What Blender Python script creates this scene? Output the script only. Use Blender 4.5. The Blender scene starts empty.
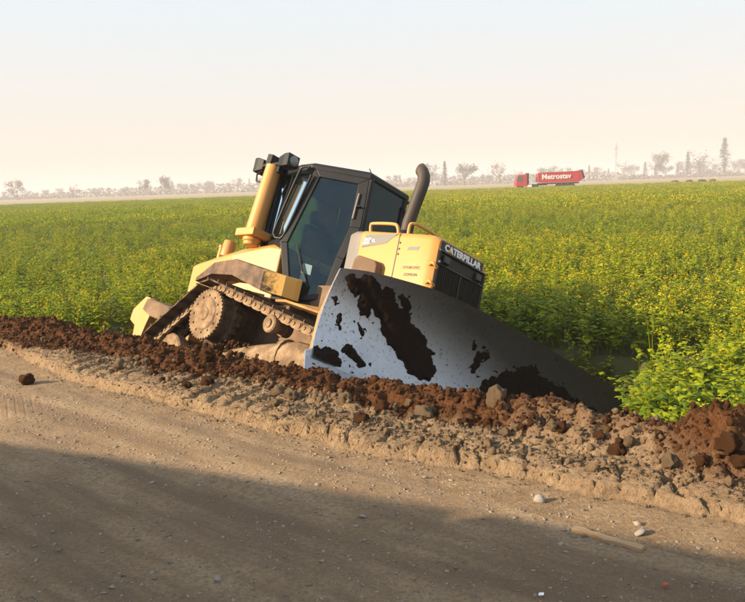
import bpy, bmesh, math, random
import numpy as np
from mathutils import Vector, Matrix, noise as mnoise

random.seed(7)
rng = np.random.default_rng(7)
SC = bpy.context.scene
COL = SC.collection
R = math.radians

# ------------------------------------------------------------------ camera
CAM_H = 1.65
F_PX, W_PX, H_PX = 780.0, 745.0, 602.0
PITCH = math.atan((301 - 186) / F_PX)
ROLL = -0.033
fw = Vector((0, math.cos(PITCH), -math.sin(PITCH)))
rt = Vector((1, 0, 0)); up = rt.cross(fw)
rt2 = math.cos(ROLL) * rt + math.sin(ROLL) * up
up2 = -math.sin(ROLL) * rt + math.cos(ROLL) * up
cam_d = bpy.data.cameras.new('camera')
cam_d.sensor_width = 36.0
cam_d.lens = 36.0 * F_PX / W_PX
cam_d.clip_start = 0.05
cam_d.clip_end = 6000
cam = bpy.data.objects.new('camera', cam_d)
COL.objects.link(cam)
m = Matrix((rt2, up2, -fw)).transposed().to_4x4()
m.translation = (0, 0, CAM_H)
cam.matrix_world = m
SC.camera = cam

# ------------------------------------------------------------------ world, sun, exposure
SUN_EL = R(22)
SUN_V = Vector((-1.0, -0.27, 0)).normalized() * math.cos(SUN_EL) + Vector((0, 0, math.sin(SUN_EL)))
world = bpy.data.worlds.new('World'); SC.world = world; world.use_nodes = True
nt = world.node_tree; nt.nodes.clear()
def N(tree, typ, **kw):
    n = tree.nodes.new(typ)
    for k, v in kw.items():
        setattr(n, k, v)
    return n
def ramp(tree, stops, fac=None):
    n = N(tree, 'ShaderNodeValToRGB')
    e = n.color_ramp.elements
    while len(e) < len(stops):
        e.new(0.5)
    for el, (p, c) in zip(e, stops):
        el.position = p
        el.color = (c, c, c, 1) if isinstance(c, (int, float)) else (*c, 1)
    if fac is not None:
        tree.links.new(fac, n.inputs[0])
    return n
sky = N(nt, 'ShaderNodeTexSky', sky_type='NISHITA', sun_disc=False)
sky.sun_elevation = SUN_EL
sky.sun_rotation = math.atan2(SUN_V.x, SUN_V.y)
sky.air_density = 1.0; sky.dust_density = 3.0; sky.ozone_density = 1.0
tcw = N(nt, 'ShaderNodeTexCoord'); sep = N(nt, 'ShaderNodeSeparateXYZ')
nt.links.new(tcw.outputs['Generated'], sep.inputs[0])
hz = ramp(nt, [(0.0, (.405, .355, .315)), (0.07, (.405, .370, .335)), (0.22, (.375, .41, .43)), (0.5, (.35, .40, .45)), (1.0, (.31, .38, .47))], sep.outputs['Z'])
mul = N(nt, 'ShaderNodeVectorMath', operation='SCALE'); mul.inputs['Scale'].default_value = 9.6
nt.links.new(hz.outputs[0], mul.inputs[0])
mixw = N(nt, 'ShaderNodeMix', data_type='RGBA'); mixw.inputs[0].default_value = 0.85
nt.links.new(sky.outputs[0], mixw.inputs[6]); nt.links.new(mul.outputs[0], mixw.inputs[7])
bg = N(nt, 'ShaderNodeBackground'); bg.inputs['Strength'].default_value = 0.1
wo = N(nt, 'ShaderNodeOutputWorld')
nt.links.new(mixw.outputs[2], bg.inputs[0]); nt.links.new(bg.outputs[0], wo.inputs[0])

sun_d = bpy.data.lights.new('sun', 'SUN'); sun_d.energy = 5.0; sun_d.angle = R(0.55); sun_d.color = (1.0, 0.80, 0.56)
sun = bpy.data.objects.new('sun', sun_d); COL.objects.link(sun)
sun.rotation_euler = (-SUN_V).to_track_quat('-Z', 'Y').to_euler()

vs = SC.view_settings
vs.view_transform = 'Standard'; vs.look = 'None'; vs.exposure = 1.25; vs.gamma = 1.0; vs.use_curve_mapping = False
SC.cycles.use_denoising = True
SC.cycles.max_bounces = 7; SC.cycles.transparent_max_bounces = 12
SC.cycles.volume_bounces = 0; SC.cycles.transmission_bounces = 4
SC.cycles.caustics_reflective = False; SC.cycles.caustics_refractive = False

# ------------------------------------------------------------------ mesh helpers
class MB:
    """collects shapes, builds ONE mesh object"""
    def __init__(self):
        self.v = []; self.f = []
    def add(self, vs_, fs_):
        o = len(self.v)
        self.v.extend([tuple(p) for p in vs_]); self.f.extend([tuple(o + i for i in f) for f in fs_])
        return self
    def box(self, c, s, M=None):
        x, y, z = s[0] / 2, s[1] / 2, s[2] / 2
        vv = [Vector((a * x, b * y, d * z)) for a in (-1, 1) for b in (-1, 1) for d in (-1, 1)]
        c = Vector(c)
        vv = [(M @ p if M else p) + c for p in vv]
        return self.add(vv, [(0, 1, 3, 2), (4, 6, 7, 5), (0, 4, 5, 1), (2, 3, 7, 6), (0, 2, 6, 4), (1, 5, 7, 3)])
    def prism(self, pts, ext):
        """closed prism: polygon pts (3d) pushed along ext"""
        ext = Vector(ext); n = len(pts); a = [Vector(p) for p in pts]; b = [p + ext for p in a]
        fs_ = [tuple(range(n))[::-1], tuple(range(n, 2 * n))] + [(i, (i + 1) % n, n + (i + 1) % n, n + i) for i in range(n)]
        return self.add(a + b, fs_)
    def loft(self, rings, close=True, caps=True):
        n = len(rings[0]); vv = [p for r_ in rings for p in r_]; fs_ = []
        for i in range(len(rings) - 1):
            for j in range(n if close else n - 1):
                k = (j + 1) % n
                fs_.append((i * n + j, i * n + k, (i + 1) * n + k, (i + 1) * n + j))
        if caps:
            fs_.append(tuple(range(n))[::-1]); fs_.append(tuple(range((len(rings) - 1) * n, len(rings) * n)))
        return self.add(vv, fs_)
    def tube(self, path, r, n=10, caps=True):
        path = [Vector(p) for p in path]; rr = r if isinstance(r, (list, tuple)) else [r] * len(path)
        rings = []; prev = None
        for i, p in enumerate(path):
            d = (path[min(i + 1, len(path) - 1)] - path[max(i - 1, 0)]).normalized()
            if prev is None:
                a = d.cross(Vector((0, 0, 1)) if abs(d.z) < .9 else Vector((1, 0, 0))).normalized()
            else:
                a = (prev - d * prev.dot(d)).normalized()
            prev = a; b = d.cross(a)
            rings.append([p + (a * math.cos(t) + b * math.sin(t)) * rr[i] for t in [2 * math.pi * k / n for k in range(n)]])
        return self.loft(rings, True, caps)
    def lathe(self, c, axis, prof, n=32):
        """prof: list of (along, radius)"""
        c = Vector(c); d = Vector(axis).normalized()
        a = d.cross(Vector((0, 0, 1)) if abs(d.z) < .9 else Vector((1, 0, 0))).normalized(); b = d.cross(a)
        rings = [[c + d * h + (a * math.cos(t) + b * math.sin(t)) * max(r_, 1e-4) for t in [2 * math.pi * k / n for k in range(n)]] for h, r_ in prof]
        return self.loft(rings)
    def smooth_tube(self, path, r, n=10, k=5):
        P = [Vector(p) for p in path]; P = [P[0] * 2 - P[1]] + P + [P[-1] * 2 - P[-2]]; out = []
        for i in range(1, len(P) - 2):
            for j in range(k):
                u = j / k; a, b, c, d = P[i - 1:i + 3]
                out.append(.5 * ((2 * b) + (c - a) * u + (2 * a - 5 * b + 4 * c - d) * u * u + (3 * b - a - 3 * c + d) * u ** 3))
        return self.tube(out + [P[-2]], r, n)
    def mesh(self, name):
        me = bpy.data.meshes.new(name); me.from_pydata(self.v, [], self.f); me.update()
        bm = bmesh.new(); bm.from_mesh(me); bmesh.ops.recalc_face_normals(bm, faces=bm.faces); bm.to_mesh(me); bm.free()
        return me
    def build(self, name, mat, parent=None, bevel=0, smooth=None, seg=2):
        return put(name, self.mesh(name), mat, parent, bevel, smooth, seg)

def put(name, me, mat, parent=None, bevel=0, smooth=None, seg=2):
    o = bpy.data.objects.new(name, me); COL.objects.link(o)
    if mat is not None and not me.materials:
        me.materials.append(mat)
    if parent is not None:
        o.parent = parent
    if bevel:
        b = o.modifiers.new('edge', 'BEVEL'); b.width = bevel; b.segments = seg; b.limit_method = 'ANGLE'; b.angle_limit = R(35)
    if smooth:
        me.shade_smooth(); me.set_sharp_from_angle(angle=R(smooth))
    return o
def npmesh(name, V, F, mat=None, smooth=False):
    """V (n,3) array, F (m,k) array"""
    me = bpy.data.meshes.new(name)
    V = np.asarray(V, np.float32); F = np.asarray(F, np.int32); k = F.shape[1]
    me.vertices.add(len(V)); me.vertices.foreach_set('co', V.ravel())
    me.loops.add(F.size); me.loops.foreach_set('vertex_index', F.ravel())
    me.polygons.add(len(F)); me.polygons.foreach_set('loop_start', np.arange(len(F), dtype=np.int32) * k)
    me.update(calc_edges=True); me.validate()
    if mat: me.materials.append(mat)
    if smooth: me.shade_smooth()
    return me
def empty(name, loc=(0, 0, 0), rot=(0, 0, 0)):
    o = bpy.data.objects.new(name, None); COL.objects.link(o); o.location = loc; o.rotation_euler = rot
    return o
def tag(o, label=None, cat=None, group=None, kind=None):
    if label: o['label'] = label
    if cat: o['category'] = cat
    if group: o['group'] = group
    if kind: o['kind'] = kind
    return o
def text_mesh(body, size, ext, bold=0.0, spacing=1.0):
    c = bpy.data.curves.new('lettering', 'FONT'); c.body = body; c.size = size; c.extrude = ext; c.offset = bold
    c.align_x = 'CENTER'; c.align_y = 'CENTER'; c.space_character = spacing; c.resolution_u = 3
    o = bpy.data.objects.new('lettering', c)
    me = bpy.data.meshes.new_from_object(o)
    bpy.data.objects.remove(o)
    return me
def frame3(xa, ya, org):
    xa = Vector(xa).normalized(); ya = Vector(ya).normalized(); za = xa.cross(ya)
    M_ = Matrix((xa, ya, za)).transposed().to_4x4(); M_.translation = org
    return M_

# ------------------------------------------------------------------ materials
def mat_new(name):
    mt = bpy.data.materials.new(name); mt.use_nodes = True
    t = mt.node_tree; t.nodes.clear()
    out = N(t, 'ShaderNodeOutputMaterial'); p = N(t, 'ShaderNodeBsdfPrincipled')
    t.links.new(p.outputs[0], out.inputs[0])
    return mt, t, p, out
def tex_noise(t, scale, detail=6, rough=.55, vec=None, dist=0):
    n = N(t, 'ShaderNodeTexNoise'); n.inputs['Scale'].default_value = scale; n.inputs['Detail'].default_value = detail
    n.inputs['Roughness'].default_value = rough; n.inputs['Distortion'].default_value = dist
    if vec is not None: t.links.new(vec, n.inputs['Vector'])
    return n
def mixc(t, fac, a, b, blend='MIX'):
    n = N(t, 'ShaderNodeMix', data_type='RGBA', blend_type=blend)
    for i, s in ((0, fac), (6, a), (7, b)):
        if hasattr(s, 'links'): t.links.new(s, n.inputs[i])
        elif i == 0: n.inputs[0].default_value = s
        else: n.inputs[i].default_value = (*s, 1)
    return n.outputs[2]
def bump(t, p, h, strength=.3, dist=.02):
    b = N(t, 'ShaderNodeBump'); b.inputs['Strength'].default_value = strength; b.inputs['Distance'].default_value = dist
    t.links.new(h, b.inputs['Height']); t.links.new(b.outputs[0], p.inputs['Normal'])
    return b
def objvec(t):
    return N(t, 'ShaderNodeTexCoord').outputs['Object']

def paint(name, col, dust=(.36, .25, .14), amount=.35, rough=.42, scale=2.2, metallic=0, bs=.12, bd=.006, spec=.4):
    mt, t, p, _ = mat_new(name); v = objvec(t)
    a = tex_noise(t, scale, 8, .62, v); r1 = ramp(t, [(.42, 0), (.75, 1)], a.outputs[0])
    mm = N(t, 'ShaderNodeMath', operation='MULTIPLY'); mm.inputs[1].default_value = amount; t.links.new(r1.outputs[0], mm.inputs[0])
    c = mixc(t, mm.outputs[0], col, dust)
    sp = tex_noise(t, scale * 9, 4, .7, v); r2 = ramp(t, [(.62, 0), (.72, 1)], sp.outputs[0])
    m2 = N(t, 'ShaderNodeMath', operation='MULTIPLY'); m2.inputs[1].default_value = amount * .8; t.links.new(r2.outputs[0], m2.inputs[0])
    c = mixc(t, m2.outputs[0], c, tuple(x * .55 for x in dust))
    t.links.new(c, p.inputs['Base Color'])
    rr = N(t, 'ShaderNodeMapRange'); rr.inputs[3].default_value = rough; rr.inputs[4].default_value = min(1, rough + .35)
    t.links.new(mm.outputs[0], rr.inputs[0]); t.links.new(rr.outputs[0], p.inputs['Roughness'])
    p.inputs['Metallic'].default_value = metallic; p.inputs['Specular IOR Level'].default_value = spec
    ad = N(t, 'ShaderNodeMath', operation='ADD'); t.links.new(sp.outputs[0], ad.inputs[0]); t.links.new(a.outputs[0], ad.inputs[1])
    bump(t, p, ad.outputs[0], bs, bd)
    return mt
def plain(name, col, rough=.6, metallic=0, var=.25, scale=8):
    mt, t, p, _ = mat_new(name); a = tex_noise(t, scale, 5, .6, objvec(t))
    c = mixc(t, a.outputs[0], tuple(x * (1 - var) for x in col), tuple(min(1, x * (1 + var)) for x in col))
    t.links.new(c, p.inputs['Base Color']); p.inputs['Roughness'].default_value = rough; p.inputs['Metallic'].default_value = metallic
    return mt
def soil(name, c1, c2, rough=.95, scale=9, bs=.9, bd=.03, spec=.1):
    mt, t, p, _ = mat_new(name); v = objvec(t)
    a = tex_noise(t, scale, 10, .68, v); b = tex_noise(t, scale * 6, 6, .7, v)
    c = mixc(t, ramp(t, [(.3, 0), (.7, 1)], a.outputs[0]).outputs[0], c1, c2)
    c = mixc(t, ramp(t, [(.3, .45), (.65, 0)], b.outputs[0]).outputs[0], c, tuple(x * .45 for x in c1))
    t.links.new(c, p.inputs['Base Color']); p.inputs['Roughness'].default_value = rough; p.inputs['Specular IOR Level'].default_value = spec
    ad = N(t, 'ShaderNodeMath', operation='ADD'); t.links.new(a.outputs[0], ad.inputs[0]); t.links.new(b.outputs[0], ad.inputs[1])
    bump(t, p, ad.outputs[0], bs, bd)
    return mt

M = {}
M['yellow'] = paint('machine_yellow', (.48, .234, .050), amount=.34)
M['yellow_dirty'] = paint('machine_yellow_dirty', (.40, .215, .06), dust=(.13, .07, .032), amount=1.0, rough=.6, scale=3.2)
M['black'] = paint('black_paint', (.006, .006, .007), dust=(.08, .06, .04), amount=.07, rough=.40, spec=.3)
M['grey_panel'] = paint('grey_panel', (.16, .145, .13), amount=.3, rough=.5)
M['stack'] = paint('exhaust_steel', (.035, .03, .027), dust=(.10, .06, .035), amount=.5, rough=.55)
M['hull'] = paint('muddy_hull', (.13, .08, .045), dust=(.30, .205, .12), amount=.7, rough=.85, scale=4)
M['rubber'] = plain('black_rubber', (.012, .012, .012), .7)
M['interior'] = plain('cab_trim', (.02, .021, .024), .75)
M['seat'] = plain('seat_fabric', (.028, .028, .032), .9)
M['muddy_metal'] = paint('muddy_track_steel', (.17, .11, .065), dust=(.42, .30, .185), amount=1.0, rough=.85, scale=6, bs=.7, bd=.02, spec=.1)
M['track_dark'] = paint('track_steel', (.055, .036, .022), dust=(.26, .175, .105), amount=.8, rough=.8, scale=6, bs=.6, bd=.02, spec=.15)
M['mud'] = soil('caked_mud', (.016, .008, .004), (.008, .0045, .0025), rough=.9, scale=14, bs=.6, bd=.02)
M['white'] = plain('white_print', (.8, .8, .78), .5, var=.05)
M['navy'] = plain('navy_print', (.008, .012, .025), .4, var=.1)
M['cat_tri'] = plain('yellow_print', (.8, .36, .01), .5, var=.05)
M['dark_print'] = plain('dark_print', (.03, .03, .035), .5, var=.1)
M['decal_grey'] = plain('decal_grey', (.085, .08, .075), .5, var=.1)
M['lens'] = plain('lamp_lens', (.16, .17, .18), .12, var=.1)
M['sticker'] = plain('pale_sticker', (.10, .18, .20), .5, var=.1)
M['mesh_black'] = plain('grille_mesh', (.006, .006, .007), .6)

def glass(name, tint, refl=1.45):
    mt = bpy.data.materials.new(name); mt.use_nodes = True; t = mt.node_tree; t.nodes.clear()
    out = N(t, 'ShaderNodeOutputMaterial'); tr = N(t, 'ShaderNodeBsdfTransparent'); tr.inputs[0].default_value = (*tint, 1)
    gl = N(t, 'ShaderNodeBsdfGlossy'); gl.inputs['Roughness'].default_value = .03; gl.inputs[0].default_value = (.55, .80, 1, 1)
    df = N(t, 'ShaderNodeBsdfDiffuse'); df.inputs[0].default_value = (.30, .26, .2, 1)
    fr = N(t, 'ShaderNodeFresnel'); fr.inputs[0].default_value = refl
    mx = N(t, 'ShaderNodeMixShader'); t.links.new(fr.outputs[0], mx.inputs[0]); t.links.new(tr.outputs[0], mx.inputs[1]); t.links.new(gl.outputs[0], mx.inputs[2])
    dn = tex_noise(t, 5, 6, .65, objvec(t)); r_ = ramp(t, [(.4, 0.004), (.8, .030)], dn.outputs[0])
    m2 = N(t, 'ShaderNodeMixShader'); t.links.new(r_.outputs[0], m2.inputs[0]); t.links.new(mx.outputs[0], m2.inputs[1]); t.links.new(df.outputs[0], m2.inputs[2])
    t.links.new(m2.outputs[0], out.inputs[0])
    return mt
M['glass'] = glass('cab_glass', (.60, .74, .76), 1.45)

def blade_steel():
    mt, t, p, _ = mat_new('blade_steel'); v = objvec(t)
    a = tex_noise(t, 2.6, 9, .66, v); b = tex_noise(t, 30, 5, .7, v)
    s = tex_noise(t, 70, 4, .6, v)
    # shade painted in with the dirt: mouldboard darker towards top and outer end
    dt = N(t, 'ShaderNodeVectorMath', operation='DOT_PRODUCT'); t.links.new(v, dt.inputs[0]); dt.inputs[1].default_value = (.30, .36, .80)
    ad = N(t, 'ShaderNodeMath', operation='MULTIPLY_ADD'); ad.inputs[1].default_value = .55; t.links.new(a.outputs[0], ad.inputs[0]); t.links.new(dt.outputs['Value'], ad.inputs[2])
    shade_film = ramp(t, [(.0, .12), (1.0, .92)]); mr = N(t, 'ShaderNodeMapRange'); mr.inputs[1].default_value = .95; mr.inputs[2].default_value = 1.80
    t.links.new(ad.outputs[0], mr.inputs[0]); t.links.new(mr.outputs[0], shade_film.inputs[0])
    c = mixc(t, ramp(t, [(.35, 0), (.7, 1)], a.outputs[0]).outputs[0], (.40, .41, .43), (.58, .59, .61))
    c = mixc(t, shade_film.outputs[0], c, (.055, .046, .040))
    c = mixc(t, ramp(t, [(.56, 0), (.70, .9)], b.outputs[0]).outputs[0], c, (.06, .036, .02))
    t.links.new(c, p.inputs['Base Color']); p.inputs['Metallic'].default_value = .8
    rr = ramp(t, [(.0, .36), (1.0, .66)], shade_film.outputs[0]); t.links.new(rr.outputs[0], p.inputs['Roughness'])
    bump(t, p, s.outputs[0], .08, .003)
    return mt
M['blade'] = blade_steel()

# fender: yellow with thick dried mud everywhere except the clean front end
def fender_mat():
    mt, t, p, _ = mat_new('mud_smeared_yellow'); v = objvec(t)
    sx = N(t, 'ShaderNodeSeparateXYZ'); t.links.new(v, sx.inputs[0])
    a = tex_noise(t, 7, 8, .65, v)
    ad = N(t, 'ShaderNodeMath', operation='MULTIPLY_ADD'); ad.inputs[1].default_value = .5; t.links.new(a.outputs[0], ad.inputs[0]); t.links.new(sx.outputs[0], ad.inputs[2])
    mk = ramp(t, [(.24, 1), (.32, .05)], ad.outputs[0])
    mud = mixc(t, ramp(t, [(.35, 0), (.65, 1)], a.outputs[0]).outputs[0], (.035, .018, .009), (.15, .082, .040))
    c = mixc(t, mk.outputs[0], (.70, .40, .10), mud)
    t.links.new(c, p.inputs['Base Color']); p.inputs['Roughness'].default_value = .75
    bump(t, p, a.outputs[0], .35, .02)
    return mt
M['fender'] = fender_mat()

# ------------------------------------------------------------------ terrain
TV = np.array([.766, -.643]); TV /= np.linalg.norm(TV)      # along the road
NV = np.array([-TV[1], TV[0]])                               # from road towards field
POS = np.array([-0.871, 9.215, -1.035]); YAW, PIT, ROL = -0.735, -0.054, -0.407   # bulldozer pose
def rotm(y, p, r):
    cy, sy, cp, sp, cr, sr = math.cos(y), math.sin(y), math.cos(p), math.sin(p), math.cos(r), math.sin(r)
    return np.array([[cy, -sy, 0], [sy, cy, 0], [0, 0, 1]]) @ np.array([[cp, 0, sp], [0, 1, 0], [-sp, 0, cp]]) @ np.array([[1, 0, 0], [0, cr, -sr], [0, sr, cr]])
RM = rotm(YAW, PIT, ROL)
def xy_of(t, s): return t * TV[0] + s * NV[0], t * TV[1] + s * NV[1]
def ts_of(x, y): return x * TV[0] + y * TV[1], x * NV[0] + y * NV[1]

def hsh(ix, iy, k):
    h = (ix.astype(np.int64) * 374761393 + iy.astype(np.int64) * 668265263 + k * 974711) & 0xffffffff
    h = ((h ^ (h >> 13)) * 1274126177) & 0xffffffff
    return ((h ^ (h >> 16)) & 0xffff) / 65535.0
def vnoise(x, y, k=0):
    ix, iy = np.floor(x), np.floor(y); fx, fy = x - ix, y - iy
    fx = fx * fx * (3 - 2 * fx); fy = fy * fy * (3 - 2 * fy)
    a, b, c, d = hsh(ix, iy, k), hsh(ix + 1, iy, k), hsh(ix, iy + 1, k), hsh(ix + 1, iy + 1, k)
    return (a * (1 - fx) + b * fx) * (1 - fy) + (c * (1 - fx) + d * fx) * fy
def fbm(x, y, k=0, octv=5, gain=.5):
    r_, a, n = 0, 1.0, 0
    for i in range(octv):
        r_ = r_ + a * vnoise(x * 2 ** i + 17.3 * i, y * 2 ** i - 9.1 * i, k + i); n += a; a *= gain
    return r_ / n - .5
def cells(x, y, k=0):
    ix, iy = np.floor(x), np.floor(y); f1 = np.full(x.shape, 9.0); f2 = f1.copy()
    for a in (-1, 0, 1):
        for b in (-1, 0, 1):
            cx, cy = ix + a, iy + b
            d = np.hypot(cx + hsh(cx, cy, k) - x, cy + hsh(cx, cy, k + 5) - y)
            f2 = np.minimum(f2, np.maximum(f1, d)); f1 = np.minimum(f1, d)
    return f1, f2
def sstep(a, b, x):
    u = np.clip((x - a) / (b - a), 0, 1); return u * u * (3 - 2 * u)
CT = [-14, -10.5, -8.9, -7.4, -6.36, -5.46, -4.93, -4.33, -3.69, -2.96, -2.4, -2.04, -1.78, -1.41, -1.16, 0, 4]
CZ = [.02, .01, .11, .075, .06, .037, .039, .06, .054, .09, .12, .13, .13, .12, .17, .14, .1]
ET = [-15, -12, -8.6, -6.6, -5.1, -4, -3, -2.3, -1.7, -1.15, 2]
EZ = [3.85, 3.93, 3.88, 3.52, 3.52, 3.52, 3.55, 3.68, 3.74, 3.83, 3.9]
FIELD_Z = -.45
CREST_S = 4.35
def edge_s(t): return np.interp(t, ET, EZ)
def height(t, s):
    t = np.asarray(t, float); s = np.asarray(s, float)
    x, y = xy_of(t, s)
    near = sstep(40, 12, np.hypot(x, y))
    e = edge_s(t) + .10 * fbm(t * 1.3, s * 0 + 2, 3, 4) + .07 * fbm(t * 6, s * 2, 9, 3) + .035 * fbm(t * 21, s * 12, 10, 2)
    # road
    zr = .03 * fbm(t * .35, s * .9, 11, 3) + .026 * fbm(t * 1.6, s * 2.2, 14, 4) * near + .010 * fbm(t * 6, s * 9, 16, 3) * near
    zr = zr - .018 * np.exp(-((s - 2.55) / .28) ** 2) + .012 * np.exp(-((s - 3.1) / .2) ** 2)
    # step up to the baked shoulder, broken by cracks
    f1, f2 = cells(t * 5.2 + 1.1 * fbm(t * 4, s * 4, 21, 3), s * 4.0 + 1.1 * fbm(t * 4, s * 4, 25, 3), 31)
    crack = sstep(.075, .02, f2 - f1) * sstep(.0, .05, s - e) * sstep(.55, .25, s - e) * sstep(-4.6, -3.4, t)
    st = sstep(0, .055, s - e) * (.75 + .25 * sstep(.0, .22, s - e))
    shelf = .09 * st + .05 * fbm(t * 3.5, s * 3.5, 41, 5, .6) * st + .02 * fbm(t * 17, s * 17, 44, 2) * sstep(-.12, .05, s - e) - .055 * crack
    # grouser prints
    gp = (np.mod(t / .205 + .12 * fbm(t * 2, s * 5, 61, 2), 1.0))
    prints = (sstep(.26, .34, gp) * sstep(1.0, .93, gp) * .034 - .017) * sstep(.05, .12, s - e) * sstep(.58, .48, s - e) * sstep(-8.4, -7.6, t) * sstep(-3.6, -4.4, t) * sstep(-.12, .06, fbm(t * .9, s * 2.4, 71, 3) + .05)
    # loose ridge
    cz = np.interp(t, CT, CZ) + .085
    base_s = np.minimum(e + .48, 4.10)
    u = np.clip((s - base_s) / (CREST_S - base_s), 0, 1)
    ridge = (cz - .085) * u ** 1.3
    w = sstep(-.12, .12, s - base_s) * sstep(6.2, 5.3, s)
    a1, a2 = cells(t * 6, s * 6, 81); b1, b2 = cells(t * 15, s * 15, 91)
    lumps = w * (.085 * (.42 - a1) + .055 * (.45 - b1) + .12 * fbm(t * 2.2, s * 2.2, 101, 5) + .05 * np.abs(fbm(t * 11, s * 11, 111, 3)))
    land = zr + shelf + prints + ridge * sstep(0, .05, u) + lumps
    # down to the field behind the ridge
    down = sstep(CREST_S + .05, 5.55, s)
    fld = FIELD_Z + .10 * fbm(t * .5, s * .5, 121, 4) * near + .5 * fbm(t * .01, s * .01, 130, 3) * sstep(40, 300, s)
    z = land * (1 - down) + (fld + lumps * .6) * down
    # pit the bulldozer has slid into
    px, py = x - POS[0], y - POS[1]
    cy, sy = math.cos(YAW), math.sin(YAW)
    lx, ly = px * cy + py * sy, -px * sy + py * cy
    nz = RM[:, 2]
    plane = POS[2] - (nz[0] * px + nz[1] * py) / nz[2] + .10 + .06 * fbm(t * 2.5, s * 2.5, 140, 4)
    mk = sstep(-4.3, -3.5, lx) * sstep(4.3, 3.5, lx) * sstep(-1.9, -1.25, ly) * sstep(2.35, 1.55, ly)
    z = np.where(plane < z, z + (plane - z) * mk, z)
    # mound of fresh earth near the end of the ridge
    z = z + .17 * np.exp(-(((t + 1.20) / .25) ** 2 + ((s - 4.33) / .22) ** 2)) * (1 + 1.6 * fbm(t * 9, s * 9, 150, 4, .65))
    return z
def ground_z(x, y):
    t, s = ts_of(np.asarray(x, float), np.asarray(y, float)); return height(t, s)

def geo(a, b, n, first):
    """n growing steps from a to b"""
    q = 1.3
    for _ in range(60):
        q = (abs(b - a) / first * (q - 1) + 1) ** (1 / n)
    return a + np.sign(b - a) * first * (q ** np.arange(1, n + 1) - 1) / (q - 1)
tg = np.concatenate([geo(-15.0, -2500, 44, .08)[::-1], np.arange(-15.0, -11.6, .03), np.arange(-11.6, -.4, .0155), geo(-.4, 2500, 50, .05)])
sg = np.concatenate([geo(1.0, -2500, 44, .08)[::-1], np.arange(1.0, 3.2, .04), np.arange(3.2, 4.05, .0125), np.arange(4.05, 4.9, .017), np.arange(4.9, 9.5, .075), geo(9.5, 2500, 60, .15)])
TT, SS = np.meshgrid(tg, sg, indexing='ij')
ZZ = height(TT, SS)
XX, YY = xy_of(TT, SS)

def sheet(name, j0, j1, mat, attrs):
    nt_, ns_ = len(tg), j1 - j0 + 1
    V = np.stack([XX[:, j0:j1 + 1], YY[:, j0:j1 + 1], ZZ[:, j0:j1 + 1]], -1).reshape(-1, 3)
    idx = np.arange(nt_ * ns_).reshape(nt_, ns_)
    F = np.stack([idx[:-1, :-1], idx[1:, :-1], idx[1:, 1:], idx[:-1, 1:]], -1).reshape(-1, 4)
    me = npmesh(name, V, F, mat, True)
    for k, A in attrs.items():
        at = me.attributes.new(k, 'FLOAT', 'POINT'); at.data.foreach_set('value', A[:, j0:j1 + 1].ravel().astype(np.float32))
    o = bpy.data.objects.new(name, me); COL.objects.link(o); o['kind'] = 'structure'
    return o

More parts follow.
